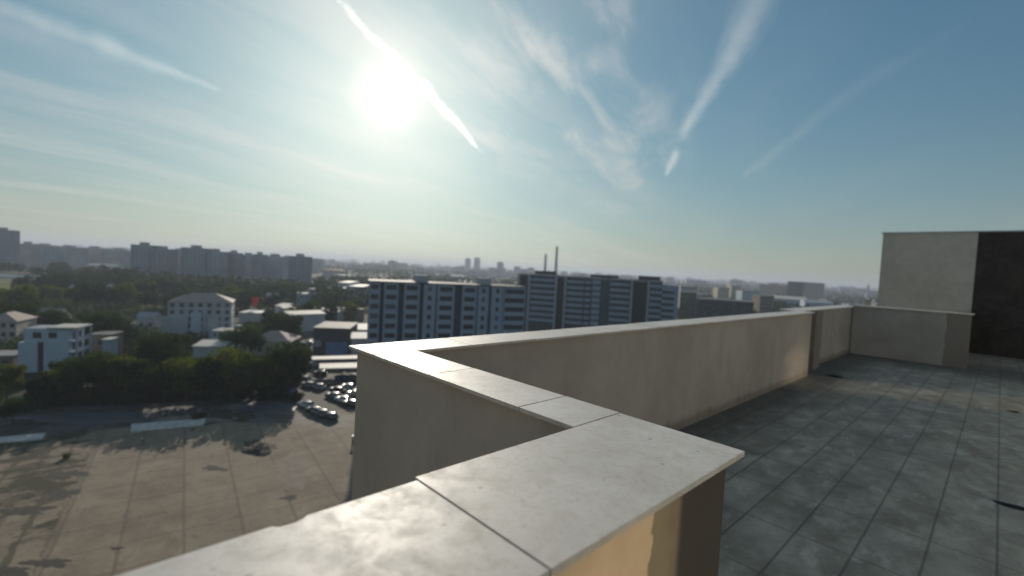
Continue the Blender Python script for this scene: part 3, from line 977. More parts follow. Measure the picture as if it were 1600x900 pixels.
# greenhouse strip
house('greenhouse', 'long low greenhouse glinting along the far edge of the meadow', 'greenhouse', -60, 84, 430, 440, 452, 16, 'blue_white', 'metal', 'gable', 2.0)
for (x0, x1, y, d, wl, rf, rk, lb) in (
        (108, 132, 450, 300, 'blue_white', 'metal', 'gable', 'low blue roofed house beside the meadow'),
        (166, 192, 449, 310, 'cream', 'tile_pink', 'gable', 'low pink roofed house between dark trees'),
        (94, 112, 428, 560, 'lgrey', 'metal', 'flat', 'small pale building behind the far end of the greenhouse'),
        (286, 318, 441, 480, 'blue_white', 'grey', 'flat', 'blue-grey mid-rise behind the pink roofed grey house'),
        (358, 386, 432, 520, 'blue_white', 'grey', 'flat', 'wide blue-grey mid-rise in the trees right of the grey house'),
        (384, 398, 441, 470, 'blue', 'grey', 'flat', 'narrow blue mid-rise beside the wide blue-grey one'),
        (384, 408, 434, 560, 'cream', 'tile_pink', 'hip', 'pink roofed house far behind the narrow blue mid-rise'),
        (454, 470, 440, 480, 'blue_white', 'metal', 'flat', 'pale blue building among trees left of the sunlit sheds'),
        (468, 484, 459, 330, 'white', 'metal', 'flat', 'small white flat roofed house among dark trees'),
        (484, 500, 452, 380, 'blue_white', 'metal', 'flat', 'small blue-white house farther among dark trees'),
        (172, 186, 497, 190, 'blue', 'metal', 'gable', 'tiny blue roofed shed behind the villa trees'),
        (214, 242, 496, 200, 'lgrey', 'metal', 'gable', 'low grey roofed house left of the large grey house'),
        (190, 206, 507, 178, 'blue_white', 'metal', 'flat', 'small pale outbuilding nearest the large grey house'),
        (416, 432, 462, 330, 'lgrey', 'white', 'gable', 'small white roofed house right of the red sign')):
    house('house', lb, 'house', x0, x1, y, d, d + 5, (x1 - x0) * d / 727 * .7, wl, rf, rk, 2.2 if rk != 'flat' else 0, floors=max(1, int(pt(x0, y, d).z / 3.2)), cols=max(2, int((x1 - x0) * d / 727 / 3.5)))


# ---- white ten-storey block
def white_block():
    P0 = pt(578, 441, 136.0); P1 = pt(822, 447, 151.0)
    v = Vector((P1.x - P0.x, P1.y - P0.y, 0)); W = v.length; rz = math.atan2(v.y, v.x)
    H = 28.8
    D = 14
    r = empty('apartment_block', (P0.x, P0.y, 0), rz, 'nearest white apartment block with dark vertical recesses and small windows', 'apartment block')
    FOOT.append((P0.x, P0.y, v.x / W, v.y / W, W, D))
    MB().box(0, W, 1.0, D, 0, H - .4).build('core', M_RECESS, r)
    secs = [(0.0, .062, 'w'), (.085, .170, 'w'), (.205, .300, 'w'), (.325, .40, 'v'), (.41, .52, 'w'), (.57, .665, 'w'), (.675, .745, 'v'), (.765, .845, 'v'), (.85, 1.0, 'b')]
    fh = H / 10
    nwin = 0
    for a, c_, t in secs:
        x0, x1 = a * W, c_ * W
        MB().box(x0, x1, 0.0, .996, 0, H).build('facade_bay', WALLS['white'], r)
        for f in range(2, 10):
            z = f * fh + .9
            if t == 'w':
                part('window', win_mesh((x1 - x0) * .72, 1.45), r, ((x0 + x1) / 2, -.002, z)); nwin += 1
            elif t == 'v':
                part('window', win_mesh(1.1, 1.4), r, ((x0 + x1) / 2, -.002, z)); nwin += 1
            else:
                part('window', win_mesh((x1 - x0) * .9, 1.5), r, ((x0 + x1) / 2, -.002, z)); nwin += 1
    MB().box(-.3, W + .3, .3, D + .3, H + .003, H + .45).build('roof', ROOFS['bitumen'], r)
    MB().box(W * .28, W * .36, 4, 9, H + .453, H + 2.6).build('lift_house', WALLS['lgrey'], r)
    MB().box(W * .70, W * .78, 4, 9, H + .453, H + 2.6).build('lift_house', WALLS['lgrey'], r)
white_block()


# ---- long eleven-storey block with balcony bands
def banded_block():
    P0 = pt(808, 430, 240.0); P1 = pt(1036, 441, 224.0)
    v = Vector((P1.x - P0.x, P1.y - P0.y, 0)); W = v.length; rz = math.atan2(v.y, v.x)
    H = 32.4
    D = 15
    r = empty('apartment_block', (P0.x, P0.y, 0), rz, 'long white apartment block with balcony bands and black vertical bays', 'apartment block')
    FOOT.append((P0.x, P0.y, v.x / W, v.y / W, W + 6, D))
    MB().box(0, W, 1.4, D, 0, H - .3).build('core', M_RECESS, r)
    MB().box(W + .003, W + 7.5, 0.2, D, 0, H - 1.4).build('end_wall', WALLS['white'], r)
    fh = H / 11
    X = lambda px_: (px_ - 808) / 228.0 * W
    M_BLACK = plain('black_glazing', (0.02, 0.02, 0.025), 0.4, 0.2, 1)
    for (a, c_) in ((813, 827), (874, 886), (992, 1014)):
        MB().box(X(a), X(c_), 0.6, 1.396, 0, H - .9).build('dark_bay', M_BLACK, r)
        MB().box(X(a) - .9, X(a) - .003, -.1, 1.396, 0, H + .2).build('pilaster', WALLS['lgrey'], r)
        MB().box(X(c_) + .003, X(c_) + .9, -.1, 1.396, 0, H + .2).build('pilaster', WALLS['lgrey'], r)
    for (a, c_) in ((831, 871), (890, 917), (919, 928), (930, 943), (958, 988), (1018, 1036)):
        for f in range(3, 11):
            z = f * fh
            bh = 1.35 if (a, c_) not in ((930, 943),) else 2.1
            MB().box(X(a), X(c_) - .1, 0.0, 1.39, z - .1, z - .1 + bh).build('balcony', WALLS['white'], r)
        MB().box(X(a), X(c_) - .1, 0.0, 1.39, H - .3, H + .5).build('cornice', WALLS['lgrey'], r)
    for f in range(4, 10):
        part('window', win_mesh(6.0, 1.5), r, (W + 2.8, .198 - .0, f * fh + .2))
    MB().box(-.2, W + .2, 1.6, D + .2, H + .003, H + .4).build('roof', ROOFS['bitumen'], r)
    MB().box(X(835), X(868), 5, 11, H + .403, H + 2.2).build('penthouse_storey', WALLS['dark'], r)
    MB().box(X(925), X(970), 5, 11, H + .403, H + 1.8).build('penthouse_storey', WALLS['dark'], r)
    MB().box(X(1000), X(1033), 4, 11, H + .403, H + 2.4).build('penthouse_storey', WALLS['dark'], r)
banded_block()

# ---- to the right of the blocks
house('office_block', 'black flat roofed office block behind the long parapet', 'office block', 1088, 1178, 467, 300, 286, 26, 'dark', 'bitumen', floors=6, cols=14, zmin=8)
house('apartment_block', 'brownish mid-rise squeezed right of the long white block', 'apartment block', 1063, 1088, 456, 330, 326, 14, 'brown', 'grey', floors=7, cols=4, zmin=8)
for (x0, x1, y, d, wl, rf, lb) in (
        (1064, 1090, 447, 460, 'lgrey', 'white', 'pale mid-rise with lit roof edge right of the long white block'),
        (1122, 1140, 449, 600, 'cream', 'grey', 'cream mid-rise above the left part of the black office block'),
        (1143, 1158, 446, 620, 'cream', 'white', 'slim sunlit mid-rise above the black office block'),
        (1160, 1186, 454, 520, 'blue_white', 'grey', 'bluish mid-rise behind the right end of the black office block'),
        (1188, 1210, 462, 420, 'brown', 'grey', 'low brown building left of the white warehouses')):
    house('apartment_block', lb, 'apartment block', x0, x1, y, d, d, 14, wl, rf, floors=max(2, int(pt(x0, y, d).z / 3)), cols=6, zmin=8)
house('warehouse', 'large white warehouse with shallow roof right of centre', 'warehouse', 1210, 1262, 466, 560, 545, 50, 'white', 'white', 'gable', 3.0)
house('warehouse', 'lower long white warehouse next to the large one', 'warehouse', 1258, 1302, 472, 500, 490, 30, 'white', 'metal', 'gable', 2.5)
house('hospital_block', 'wide pinkish block on the right skyline', 'apartment block', 1204, 1236, 445, 900, 930, 22, 'pink', 'grey')
house('hospital_block', 'tallest pale block on the right skyline with dark rear half', 'apartment block', 1232, 1258, 440, 880, 840, 40, 'pink', 'grey')
house('hospital_block', 'dark stepped block joined to the pale one on the right skyline', 'apartment block', 1257, 1274, 441, 842, 860, 30, 'dark', 'grey')
house('hospital_block', 'lower dark annex at the right end of the skyline block', 'apartment block', 1275, 1284, 445, 860, 870, 30, 'dark', 'grey')

# ---- tower blocks on the left and central skyline
def m_far(nt, out, color=(0.34, 0.33, 0.33)):
    p = opos(nt)
    s = nt.new('ShaderNodeSeparateXYZ'); nt.put(s.inputs[0], p)
    fz = nt.math('FRACT', nt.math('DIVIDE', s.outputs[2], 2.9))
    fx = nt.math('FRACT', nt.math('DIVIDE', nt.math('ADD', s.outputs[0], s.outputs[1]), 4.4))
    m = nt.math('MULTIPLY', nt.ramp(fz, 0.42, 0.52), nt.ramp(fx, 0.35, 0.45))
    n = nt.noise(p, 0.03, 3)
    c = nt.mix(nt.ramp(n, .35, .65), tuple(k * .8 for k in color), tuple(k * 1.15 for k in color))
    c = nt.mix(nt.math('MULTIPLY', m, 0.42), c, (0.05, 0.055, 0.08))
    principled(nt, out, c, 0.85, 0.2)
FAR = [material('far_facade_grey', lambda a, b: m_far(a, b, (0.34, 0.355, 0.41))),  # distance haze painted in: facade colours tinted paler and bluer
       material('far_facade_warm', lambda a, b: m_far(a, b, (0.40, 0.37, 0.38))),
       material('far_facade_pale', lambda a, b: m_far(a, b, (0.42, 0.44, 0.50))),
       material('far_facade_dark', lambda a, b: m_far(a, b, (0.26, 0.28, 0.35)))]


def tower(label, x0, x1, ytop, d, mat_i, depth=16, cap=True, name='tower_block', cat='tower block', group=None, turn=0.0):
    P0 = pt(x0, ytop, d); P1 = pt(x1, ytop, d)
    v = Vector((P1.x - P0.x, P1.y - P0.y, 0)); W = v.length; rz = math.atan2(v.y, v.x) + turn
    H = max(P0.z, P1.z, 6)
    r_ = empty(name, (P0.x, P0.y, 0), rz, label, cat, group)
    FOOT.append((P0.x, P0.y, v.x / W, v.y / W, W, depth))
    MB().box(0, W, 0, depth, 0, H).build('wall', FAR[mat_i], r_)
    if cap:
        MB().box(W * .3, W * .62, depth * .3, depth * .7, H + .01, H + 3.0).build('lift_house', WALLS['grey'], r_)
    return r_

for a in (
        ('tall dark tower block at the far left edge of the skyline', -20, 22, 360, 580, 3, 7),
        ('second block from the left edge, just right of the tall dark tower', 24, 47, 381, 672, 1),
        ('third skyline block from the left, grey', 47, 80, 384, 720, 0),
        ('short pale block in front of the left skyline', 66, 84, 389, 545, 2),
        ('long grey skyline block between the left edge and the big blue-grey block', 82, 124, 387, 732, 0),
        ('warm grey skyline block left of the middle gap', 124, 160, 388, 768, 1),
        ('low grey skyline block right before the big blue-grey block', 162, 203, 392, 768, 0),
        ('left half of the big blue-grey tower block, the taller one', 204, 232, 383, 510, 3),
        ('right half of the big blue-grey tower block, slightly lower', 232, 262, 389, 515, 3),
        ('slim block in the gap right of the big blue-grey pair', 264, 282, 392, 580, 1),
        ('tower block with a stepped roof, left of its pair', 282, 320, 388, 522, 3),
        ('tower block with a stepped roof, right of its pair', 320, 343, 393, 527, 0),
        ('long lower block right of the stepped pair', 343, 372, 398, 545, 3),
        ('plain block left of the pale middle block on the skyline', 372, 394, 399, 580, 0),
        ('dark narrow skyline block with a lift house', 394, 408, 397.5, 568, 3),
        ('pale bluish skyline block in the middle', 408, 444, 401, 592, 2),
        ('dark squarish skyline block, last of the left row', 451, 479, 401, 522, 3),
        ('pale slab filling the skyline gap above the meadow', 30, 62, 388, 840, 2),
        ('long hazy slab low on the skyline above the villa', 96, 150, 394, 864, 0),
        ('short warm slab on the skyline right above the far trees', 150, 200, 396, 840, 1),
        ('small blue-grey slab between the stepped pair and the plain block', 352, 368, 395, 545, 3),
        ('pale slab touching the last dark block of the left row', 436, 452, 403, 624, 0),
        ('low block fading into haze right of the last dark block', 482, 500, 407, 1100, 0),
        ('tiny far tower directly above the white apartment block', 606, 619, 408, 1700, 3),
        ('left of the twin far towers above the white block', 727, 735, 404, 2300, 3, 30),
        ('right of the twin far towers above the white block', 741, 750, 403, 2300, 3, 30),
        ('small far tower between the twin towers and the chimneys', 777, 787, 410, 1900, 3, 30),
        ('low far block just left of the factory chimneys', 803, 814, 417, 1900, 3),
        ('low far block left of the thinner chimney', 824, 836, 419, 1900, 3),
        ('far block on the skyline above the black office block', 1142, 1160, 437.5, 1800, 0)):
    tower(a[0], a[1], a[2], a[3], a[4], a[5], *(a[6:]), group='tower blocks along the skyline')

for (px_, yt, d, rr, lb) in ((853, 397, 1050, 2.9, 'shorter factory chimney, the left one of two'), (870.5, 385, 1000, 2.9, 'taller factory chimney, the right one of two')):
    P = pt(px_, yt, d)
    r = empty('factory_chimney', (P.x, P.y, 0), 0, lb, 'chimney', 'two factory chimneys on the skyline')
    MB().tube([(0, 0, 0), (0, 0, P.z * .6), (0, 0, P.z)], [rr * 1.25, rr, rr * .8], 16).build('shaft', FAR[3], r)
    MB().tube([(0, 0, P.z - 10), (0, 0, P.z - 5)], [rr, rr], 16).build('rim', WALLS['pink'], r)
P = pt(1357, 443, 1500)
r = empty('church', (P.x, P.y, 0), 0.6, 'tiny church spire beside the stair tower on the skyline', 'church')
MB().box(-8, 8, -22, 8, 0, 16).build('nave', FAR[0], r)
b = MB(); b.tube([(0, 0, 0), (0, 0, P.z - 9), (0, 0, P.z + 1)], [4, 3.2, .1], 8); b.build('spire', FAR[3], r)

# ---- scattered houses and mid-rises in the town, between the trees
rnd = random.Random(5)
kinds = [('house', 'grey', 'tile_red', 'hip', 'low grey walled house with clay roof among the town trees'),
         ('house', 'cream', 'tile_pink', 'gable', 'cream house with faded gable roof among the town trees'),
         ('house', 'lgrey', 'metal', 'gable', 'pale house with metal gable roof among the town trees'),
         ('house', 'white', 'grey', 'flat', 'white flat roofed house among the town trees'),
         ('house', 'brown', 'bitumen', 'flat', 'brown flat roofed building among the town trees')]


def clear_of(x, y, rad):
    for (fx, fy, ux, uy, W, D) in FOOT:
        a = (x - fx) * ux + (y - fy) * uy
        c_ = -(x - fx) * uy + (y - fy) * ux
        if -rad < a < W + rad and -rad < c_ < D + rad:
            return False
    return True


n_ = 0
while n_ < 62:
    x = rnd.uniform(-60, 1500)
    d = 210 * (1150 / 210) ** (rnd.random() ** 0.8)
    if x > 1360 and d < 400: continue
    if 560 < x < 1065 and d < 330: continue
    if 225 < x < 400 and d < 300: continue
    if 60 < x < 270 and 190 < d < 420: continue
    if -60 < x < 170 and 250 < d < 460: continue
    h = rnd.uniform(4.5, 8) if d < 500 else rnd.uniform(6, 17)
    wpx = rnd.uniform(10, 20) if d < 500 else rnd.uniform(14, 34)
    Wm = wpx if d < 500 else wpx * 1.3
    y = 377.2 + .0529 * x + (35 - h) * 727 / d
    P = pt(x, y, d)
    if not clear_of(P.x, P.y, Wm * .8 + 3): continue
    k = rnd.randrange(5) if d < 600 else rnd.choice((0, 3, 4, 2))
    nm, wl, rf, rk, lb = kinds[k]
    x1 = x + Wm * 727 / d
    turn = rnd.uniform(-.25, .25) * Wm
    house(nm, lb, 'house', x, x1, y, d, d + turn, Wm * rnd.uniform(.5, .9), wl, rf, rk, rnd.uniform(1.6, 3), floors=max(1, int(h / 3)) if d < 420 else 0,
          cols=max(2, int(Wm / 3.5)), group=lb.replace('house', 'houses').replace('building', 'buildings'))
    n_ += 1

# ---- the far town beyond, too small and hazy to count
b = MB()
for k in range(2600):
    x = rnd.uniform(-150, 1750)
    d = 1500 * (9500 / 1500) ** rnd.random()
    P = pt(x, 377.2 + .0529 * x, d)
    W = rnd.uniform(12, 60); D = rnd.uniform(10, 30)
    h = rnd.choice((6, 8, 10, 12, 15, 20, 26, 31)) * rnd.uniform(.8, 1.15)
    if d > 4000: h *= 1.25
    a = rnd.uniform(0, 3.14)
    ca, sa = math.cos(a), math.sin(a)
    poly = [(P.x + ca * u - sa * v_, P.y + sa * u + ca * v_) for u, v_ in ((0, 0), (W, 0), (W, D), (0, D))]
    b.prism(poly, -.3, h, rnd.randrange(4))
tag(b.build('distant_town', FAR), 'distant town buildings fading into the haze below the horizon', 'distant town', kind='stuff')

# ================================================================ trees
def m_leaf(nt, out, c1=(0.018, 0.034, 0.010), c2=(0.048, 0.074, 0.018), tr=(0.07, 0.11, 0.018)):
    p = wpos(nt)
    n = nt.noise(p, 0.45, 3, 0.6)
    oi = nt.new('ShaderNodeObjectInfo')
    f = nt.math('ADD', nt.math('MULTIPLY', nt.ramp(n, .35, .65), .7), nt.math('MULTIPLY', oi.outputs['Random'], .3))
    c = nt.mix(f, c1, c2)
    d = nt.new('ShaderNodeBsdfDiffuse'); nt.put(d.inputs[0], c)
    t = nt.new('ShaderNodeBsdfTranslucent'); t.inputs[0].default_value = tr + (1,)
    m = nt.new('ShaderNodeMixShader'); m.inputs[0].default_value = 0.25
    nt.l.new(d.outputs[0], m.inputs[1]); nt.l.new(t.outputs[0], m.inputs[2])
    nt.l.new(m.outputs[0], out.inputs[0])


M_LEAF = [material('dark_leaves', m_leaf),
          material('olive_leaves', lambda a, b: m_leaf(a, b, (0.038, 0.055, 0.012), (0.095, 0.115, 0.018), (0.20, 0.24, 0.025))),
          material('deep_leaves', lambda a, b: m_leaf(a, b, (0.012, 0.025, 0.014), (0.030, 0.050, 0.022), (0.03, 0.055, 0.018)))]
M_BARK = plain('bark', (0.075, 0.058, 0.042), 0.95, 0.3, 2.0)


def crown_mesh(seed, R, Hc, n, leaf, mat_, flat=1.0):
    """many small leaf faces on and inside uneven lobes; base of the crown at z = 0"""
    r = random.Random(seed)
    lobes = [(0, 0, Hc * .5, R * .72, Hc * .44)]
    for k in range(11):
        a = r.uniform(0, 6.28)
        q = r.uniform(.35, .8) * R
        zz = r.uniform(.15, .85) * Hc
        s = r.uniform(.26, .46) * R * (1.1 - abs(zz / Hc - .45))
        lobes.append((math.cos(a) * q, math.sin(a) * q, zz, s, s * r.uniform(.7, 1.1)))
    b_ = MB()
    wts = [l[3] ** 2 for l in lobes]
    for k in range(n):
        lx, ly, lz, lr, lh = r.choices(lobes, wts)[0]
        u = r.uniform(-1, 1); t = r.uniform(0, 6.28)
        rad = r.uniform(.0, 1) ** .25 * r.uniform(.86, 1.1)
        s = math.sqrt(1 - u * u)
        c_ = Vector((lx + lr * rad * s * math.cos(t), ly + lr * rad * s * math.sin(t), max(.1, lz + lh * rad * u)))
        nx = Vector((r.gauss(0, 1), r.gauss(0, 1), r.gauss(.5, 1))).normalized()
        ax = nx.orthogonal().normalized()
        ay = nx.cross(ax)
        L = leaf * r.uniform(.6, 1.4)
        b_.face([c_ + ax * L, c_ + ay * L * .6, c_ - ax * L * .8, c_ - ay * L * .6])
    return b_.mesh('crown', mat_)


def trunk_mesh(seed, H, r0):
    r = random.Random(seed)
    b_ = MB()
    top = H * .75
    pts = [(0, 0, -.2), (r.uniform(-.1, .1), r.uniform(-.1, .1), top * .4), (r.uniform(-.3, .3), r.uniform(-.3, .3), top)]
    b_.tube(pts, [r0, r0 * .7, r0 * .3], 7)
    for k in range(5):
        a = r.uniform(0, 6.28)
        z0 = top * r.uniform(.35, .7)
        L = H * r.uniform(.18, .3)
        b_.tube([(0, 0, z0), (math.cos(a) * L * .6, math.sin(a) * L * .6, z0 + L * .5), (math.cos(a) * L, math.sin(a) * L, z0 + L)], [r0 * .4, r0 * .25, r0 * .08], 5)
    return b_.mesh('trunk', M_BARK)


# unit trees 12 m high
KT = []
for i, (R, Hc, nl, lf, mi) in enumerate(((5.2, 9.6, 5200, .30, 0), (4.4, 10.2, 4600, .28, 2), (5.8, 8.8, 5200, .30, 0), (4.8, 9.4, 4600, .30, 1),
                                         (3.4, 10.4, 3600, .27, 2), (5.4, 9.2, 4800, .30, 1))):
    KT.append((crown_mesh(40 + i, R, Hc, nl, lf, M_LEAF[mi]), trunk_mesh(60 + i, 12, .26), 12 - Hc, R))
KF = []
for i, (R, Hc, nl, lf, mi) in enumerate(((5.2, 9.6, 900, .62, 0), (4.6, 10.0, 800, .62, 2), (5.8, 9.0, 900, .65, 2), (5.0, 9.2, 800, .62, 1))):
    KF.append((crown_mesh(80 + i, R, Hc, nl, lf, M_LEAF[mi]), trunk_mesh(90 + i, 12, .26), 12 - Hc, R))


def tree(x, y, h, kind, far, label, group, wide=1.0, name='tree', cat='tree', rs=None):
    cm, tm, cb, R = (KF if far else KT)[kind]
    s = h / 12.0
    o_ = empty(name, (x, y, 0), (rs or random).uniform(0, 6.28), label, cat, group)
    o_.scale = (s * wide, s * wide, s)
    c_ = part('crown', cm, o_, (0, 0, cb))
    part('trunk', tm, o_)
    return o_


def tree_px(px_, ytop, ybase, kind, label, group=None, wide=1.0, **kw):
    P = gp(px_, ybase)
    d = P.x * FWD.x + P.y * FWD.y
    h = pt(px_, ytop, d).z * 1.02
    return tree(P.x, P.y, h, kind, False, label, group, wide, **kw)


# --- the dark row behind the yard, left to right
GR = 'trees of the dark row behind the yard'
row = [(20, 618, 662, 2, 'rounded grey-green bush tree at the left edge of the road', 1.1),
       (-25, 590, 645, 0, 'dark tree at the left frame edge beside the road', 1.1),
       (62, 586, 634, 1, 'small dark tree right in front of the white villa', 1.1),
       (10, 568, 628, 3, 'olive topped tree left of the white villa', 1.0),
       (88, 574, 628, 3, 'low olive tree at the right corner of the white villa', 1.1),
       (122, 556, 626, 0, 'dark round tree just right of the white villa', 1.05),
       (158, 546, 624, 2, 'broad dark tree with yellow top, second from the villa', 1.05),
       (196, 553, 624, 3, 'olive crowned tree, third from the villa', 1.0),
       (225, 560, 626, 1, 'deep green tree, fourth from the villa', 1.05),
       (256, 516, 598, 0, 'tallest dark tree in front of the large grey house', .95),
       (256, 566, 627, 2, 'low dark tree below the tallest one', 1.1),
       (290, 556, 626, 5, 'yellow-green tree below the long white roofed shed', 1.1),
       (323, 552, 624, 1, 'dark tree between two yellow-green crowns', 1.0),
       (352, 540, 618, 5, 'bright yellow-green tree in the middle of the row', 1.1),
       (362, 566, 624, 2, 'low dark tree under the bright yellow-green one', 1.1),
       (392, 558, 622, 0, 'dark tree in front of the pink roofed bungalow', 1.05),
       (418, 556, 620, 3, 'small olive tree in front of the pink roofed bungalow', 1.0),
       (440, 530, 610, 2, 'tall broad dark tree near the end of the row', .95),
       (462, 528, 600, 1, 'last tall dark tree before the car park', .85),
       (448, 566, 614, 0, 'low dark tree at the end of the row by the parked cars', 1.0)]
for a in row:
    tree_px(a[0], a[1], a[2], a[3], a[4], GR, a[5])
# second line filling behind it
rs = random.Random(21)
k = 0
for px_ in range(112, 470, 20):
    yb = 606 - .02 * px_ + rs.uniform(-6, 6)
    P = gp(px_, yb)
    if clear_of(P.x, P.y, 1.0):
        tree_px(px_ + rs.uniform(-5, 5), rs.uniform(548, 562), yb, rs.choice((0, 1, 2, 2)), 'dark tree in the unbroken second line behind the yard row', 'second line of dark trees', 1.1)
# low shrubs at the foot of the row hide the trunks
def shrub(P, s, kind, label, group):
    cm, tm, cb, R = KT[kind]
    o_ = empty('shrub', (P.x, P.y, 0), rs.uniform(0, 6.28), label, 'shrub', group)
    o_.scale = (s, s, s * .75)
    part('foliage', cm, o_, (0, 0, -.4))
    part('stem', tm, o_, (0, 0, -3)).scale = (.5, .5, .5)
for px_ in range(50, 462, 17):
    P = gp(px_ + rs.uniform(-4, 4), 631 - .018 * px_ + rs.uniform(-3, 3))
    shrub(P, rs.uniform(.30, .46), rs.choice((0, 1, 2, 4)), 'dark shrub in the hedge at the foot of the tree row', 'shrubs of the hedge behind the yard')
for px_ in range(58, 468, 15):
    P = gp(px_ + rs.uniform(-5, 5), 621 - .020 * px_ + rs.uniform(-4, 3))
    shrub(P, rs.uniform(.34, .52), rs.choice((0, 1, 2, 4)), 'dark shrub in the hedge at the foot of the tree row', 'shrubs of the hedge behind the yard')
P = gp(104, 716); shrub(P, .13, 3, 'small yellow-green bush growing in the broken yard', None)
P = gp(308, 655); shrub(P, .20, 5, 'yellow-green bush behind the wide white slab', None)
P = gp(318, 652); shrub(P, .17, 1, 'dark bush beside the yellow-green one at the yard edge', None)

# --- trees through the town
NT_ = 0
tries = 0
while NT_ < 262 and tries < 6000:
    tries += 1
    x = rs.uniform(-80, 1450)
    d = 150 * (620 / 150) ** (rs.random() ** .85)
    if 560 < x < 1065 and d < 300: continue
    if x > 1060 and d < 260: continue
    if 470 < x < 570 and d < 215: continue
    if x < 100 and 330 < d < 420 and rs.random() < .6: continue
    if 425 < x < 535 and 195 < d < 225 : continue
    if 255 < x < 370 and 150 < d < 190 : continue
    if 195 < x < 500 and d > 470: continue
    if x <= 195 and d > 540: continue
    h = rs.uniform(9, 14) if d < 400 else rs.uniform(10, 16)
    if 80 < x < 260 and d > 190: h *= 1.2
    P = pt(x, 377.2 + .0529 * x, d)
    if not clear_of(P.x, P.y, h * .28): continue
    far = d > 230
    kd = rs.randrange(4) if far else rs.choice((0, 1, 2, 4))
    lb = ('broad dark tree', 'deep green tree', 'wide deep green tree', 'olive tree')[kd] if far else ('broad dark tree', 'deep green tree', 'broad dark tree', '', 'deep green tree')[kd]
    tree(P.x, P.y, h, kd, far, lb + (' in the far town, too like its neighbours to tell apart' if far else ' between the houses behind the yard row'), lb + (' group of the far town' if far else ' group behind the yard'), rs.uniform(1.05, 1.5), rs=rs)
    NT_ += 1

# --- undergrowth and garden bushes covering the ground between the houses
b = MB()
for k in range(9000):
    x = rs.uniform(-60, 560)
    d = 128 * (430 / 128) ** rs.random()
    if x > 400 and d < 165: continue
    if x > 470 and d < 230: continue
    if x < 60 and d > 300: continue
    P = pt(x, 377.2 + .0529 * x, d)
    n = math.sin(P.x * .05) + math.sin(P.y * .07 + 1.3) + .7 * math.sin((P.x + P.y) * .13)
    if n < -1.1: continue
    if not clear_of(P.x, P.y, 1.8): continue
    top = 1.2 + 1.6 * max(0, n)
    for q in range(5):
        c_ = Vector((P.x + rs.gauss(0, 1.1), P.y + rs.gauss(0, 1.1), rs.uniform(.1, top)))
        nx = Vector((rs.gauss(0, 1), rs.gauss(0, 1), rs.gauss(.5, 1))).normalized()
        ax = nx.orthogonal().normalized(); ay = nx.cross(ax)
        s = rs.uniform(.35, .8)
        b.face([c_ + ax * s, c_ + ay * s * .8, c_ - ax * s, c_ - ay * s * .8])
tag(b.build('undergrowth', M_LEAF[0]), 'green bushes and undergrowth covering the ground between the houses', 'undergrowth', kind='stuff')

# --- woods that read as one mass
b = MB()
for k in range(17000):
    x = rs.uniform(-200, 1500)
    d = 330 * (3600 / 330) ** (rs.random() ** 1.1)
    P = pt(x, 377.2 + .0529 * x, d)
    if x < 500 and 460 < d < 900: continue
    n = math.sin(P.x * .008) + math.sin(P.y * .011 + 1.3) + .7 * math.sin((P.x + P.y) * .019)
    if n < -.55 and not (80 < x < 280 and d < 560): continue
    if x < 70 and d < 460: continue
    if not clear_of(P.x, P.y, 3): continue
    s = (1.4 + d / 700) * rs.uniform(.7, 1.4)
    for q in range(4):
        c_ = Vector((P.x + rs.gauss(0, 3.2), P.y + rs.gauss(0, 3.2), rs.uniform(1, 13) + .0 * d))
        nx = Vector((rs.gauss(0, 1), rs.gauss(0, 1), rs.gauss(.3, 1))).normalized()
        ax = nx.orthogonal().normalized(); ay = nx.cross(ax)
        b.face([c_ + ax * s, c_ + ay * s * .8, c_ - ax * s, c_ - ay * s * .8])
tag(b.build('woodland', M_LEAF[2]), 'dark woodland filling the gaps of the far town', 'woodland', kind='stuff')

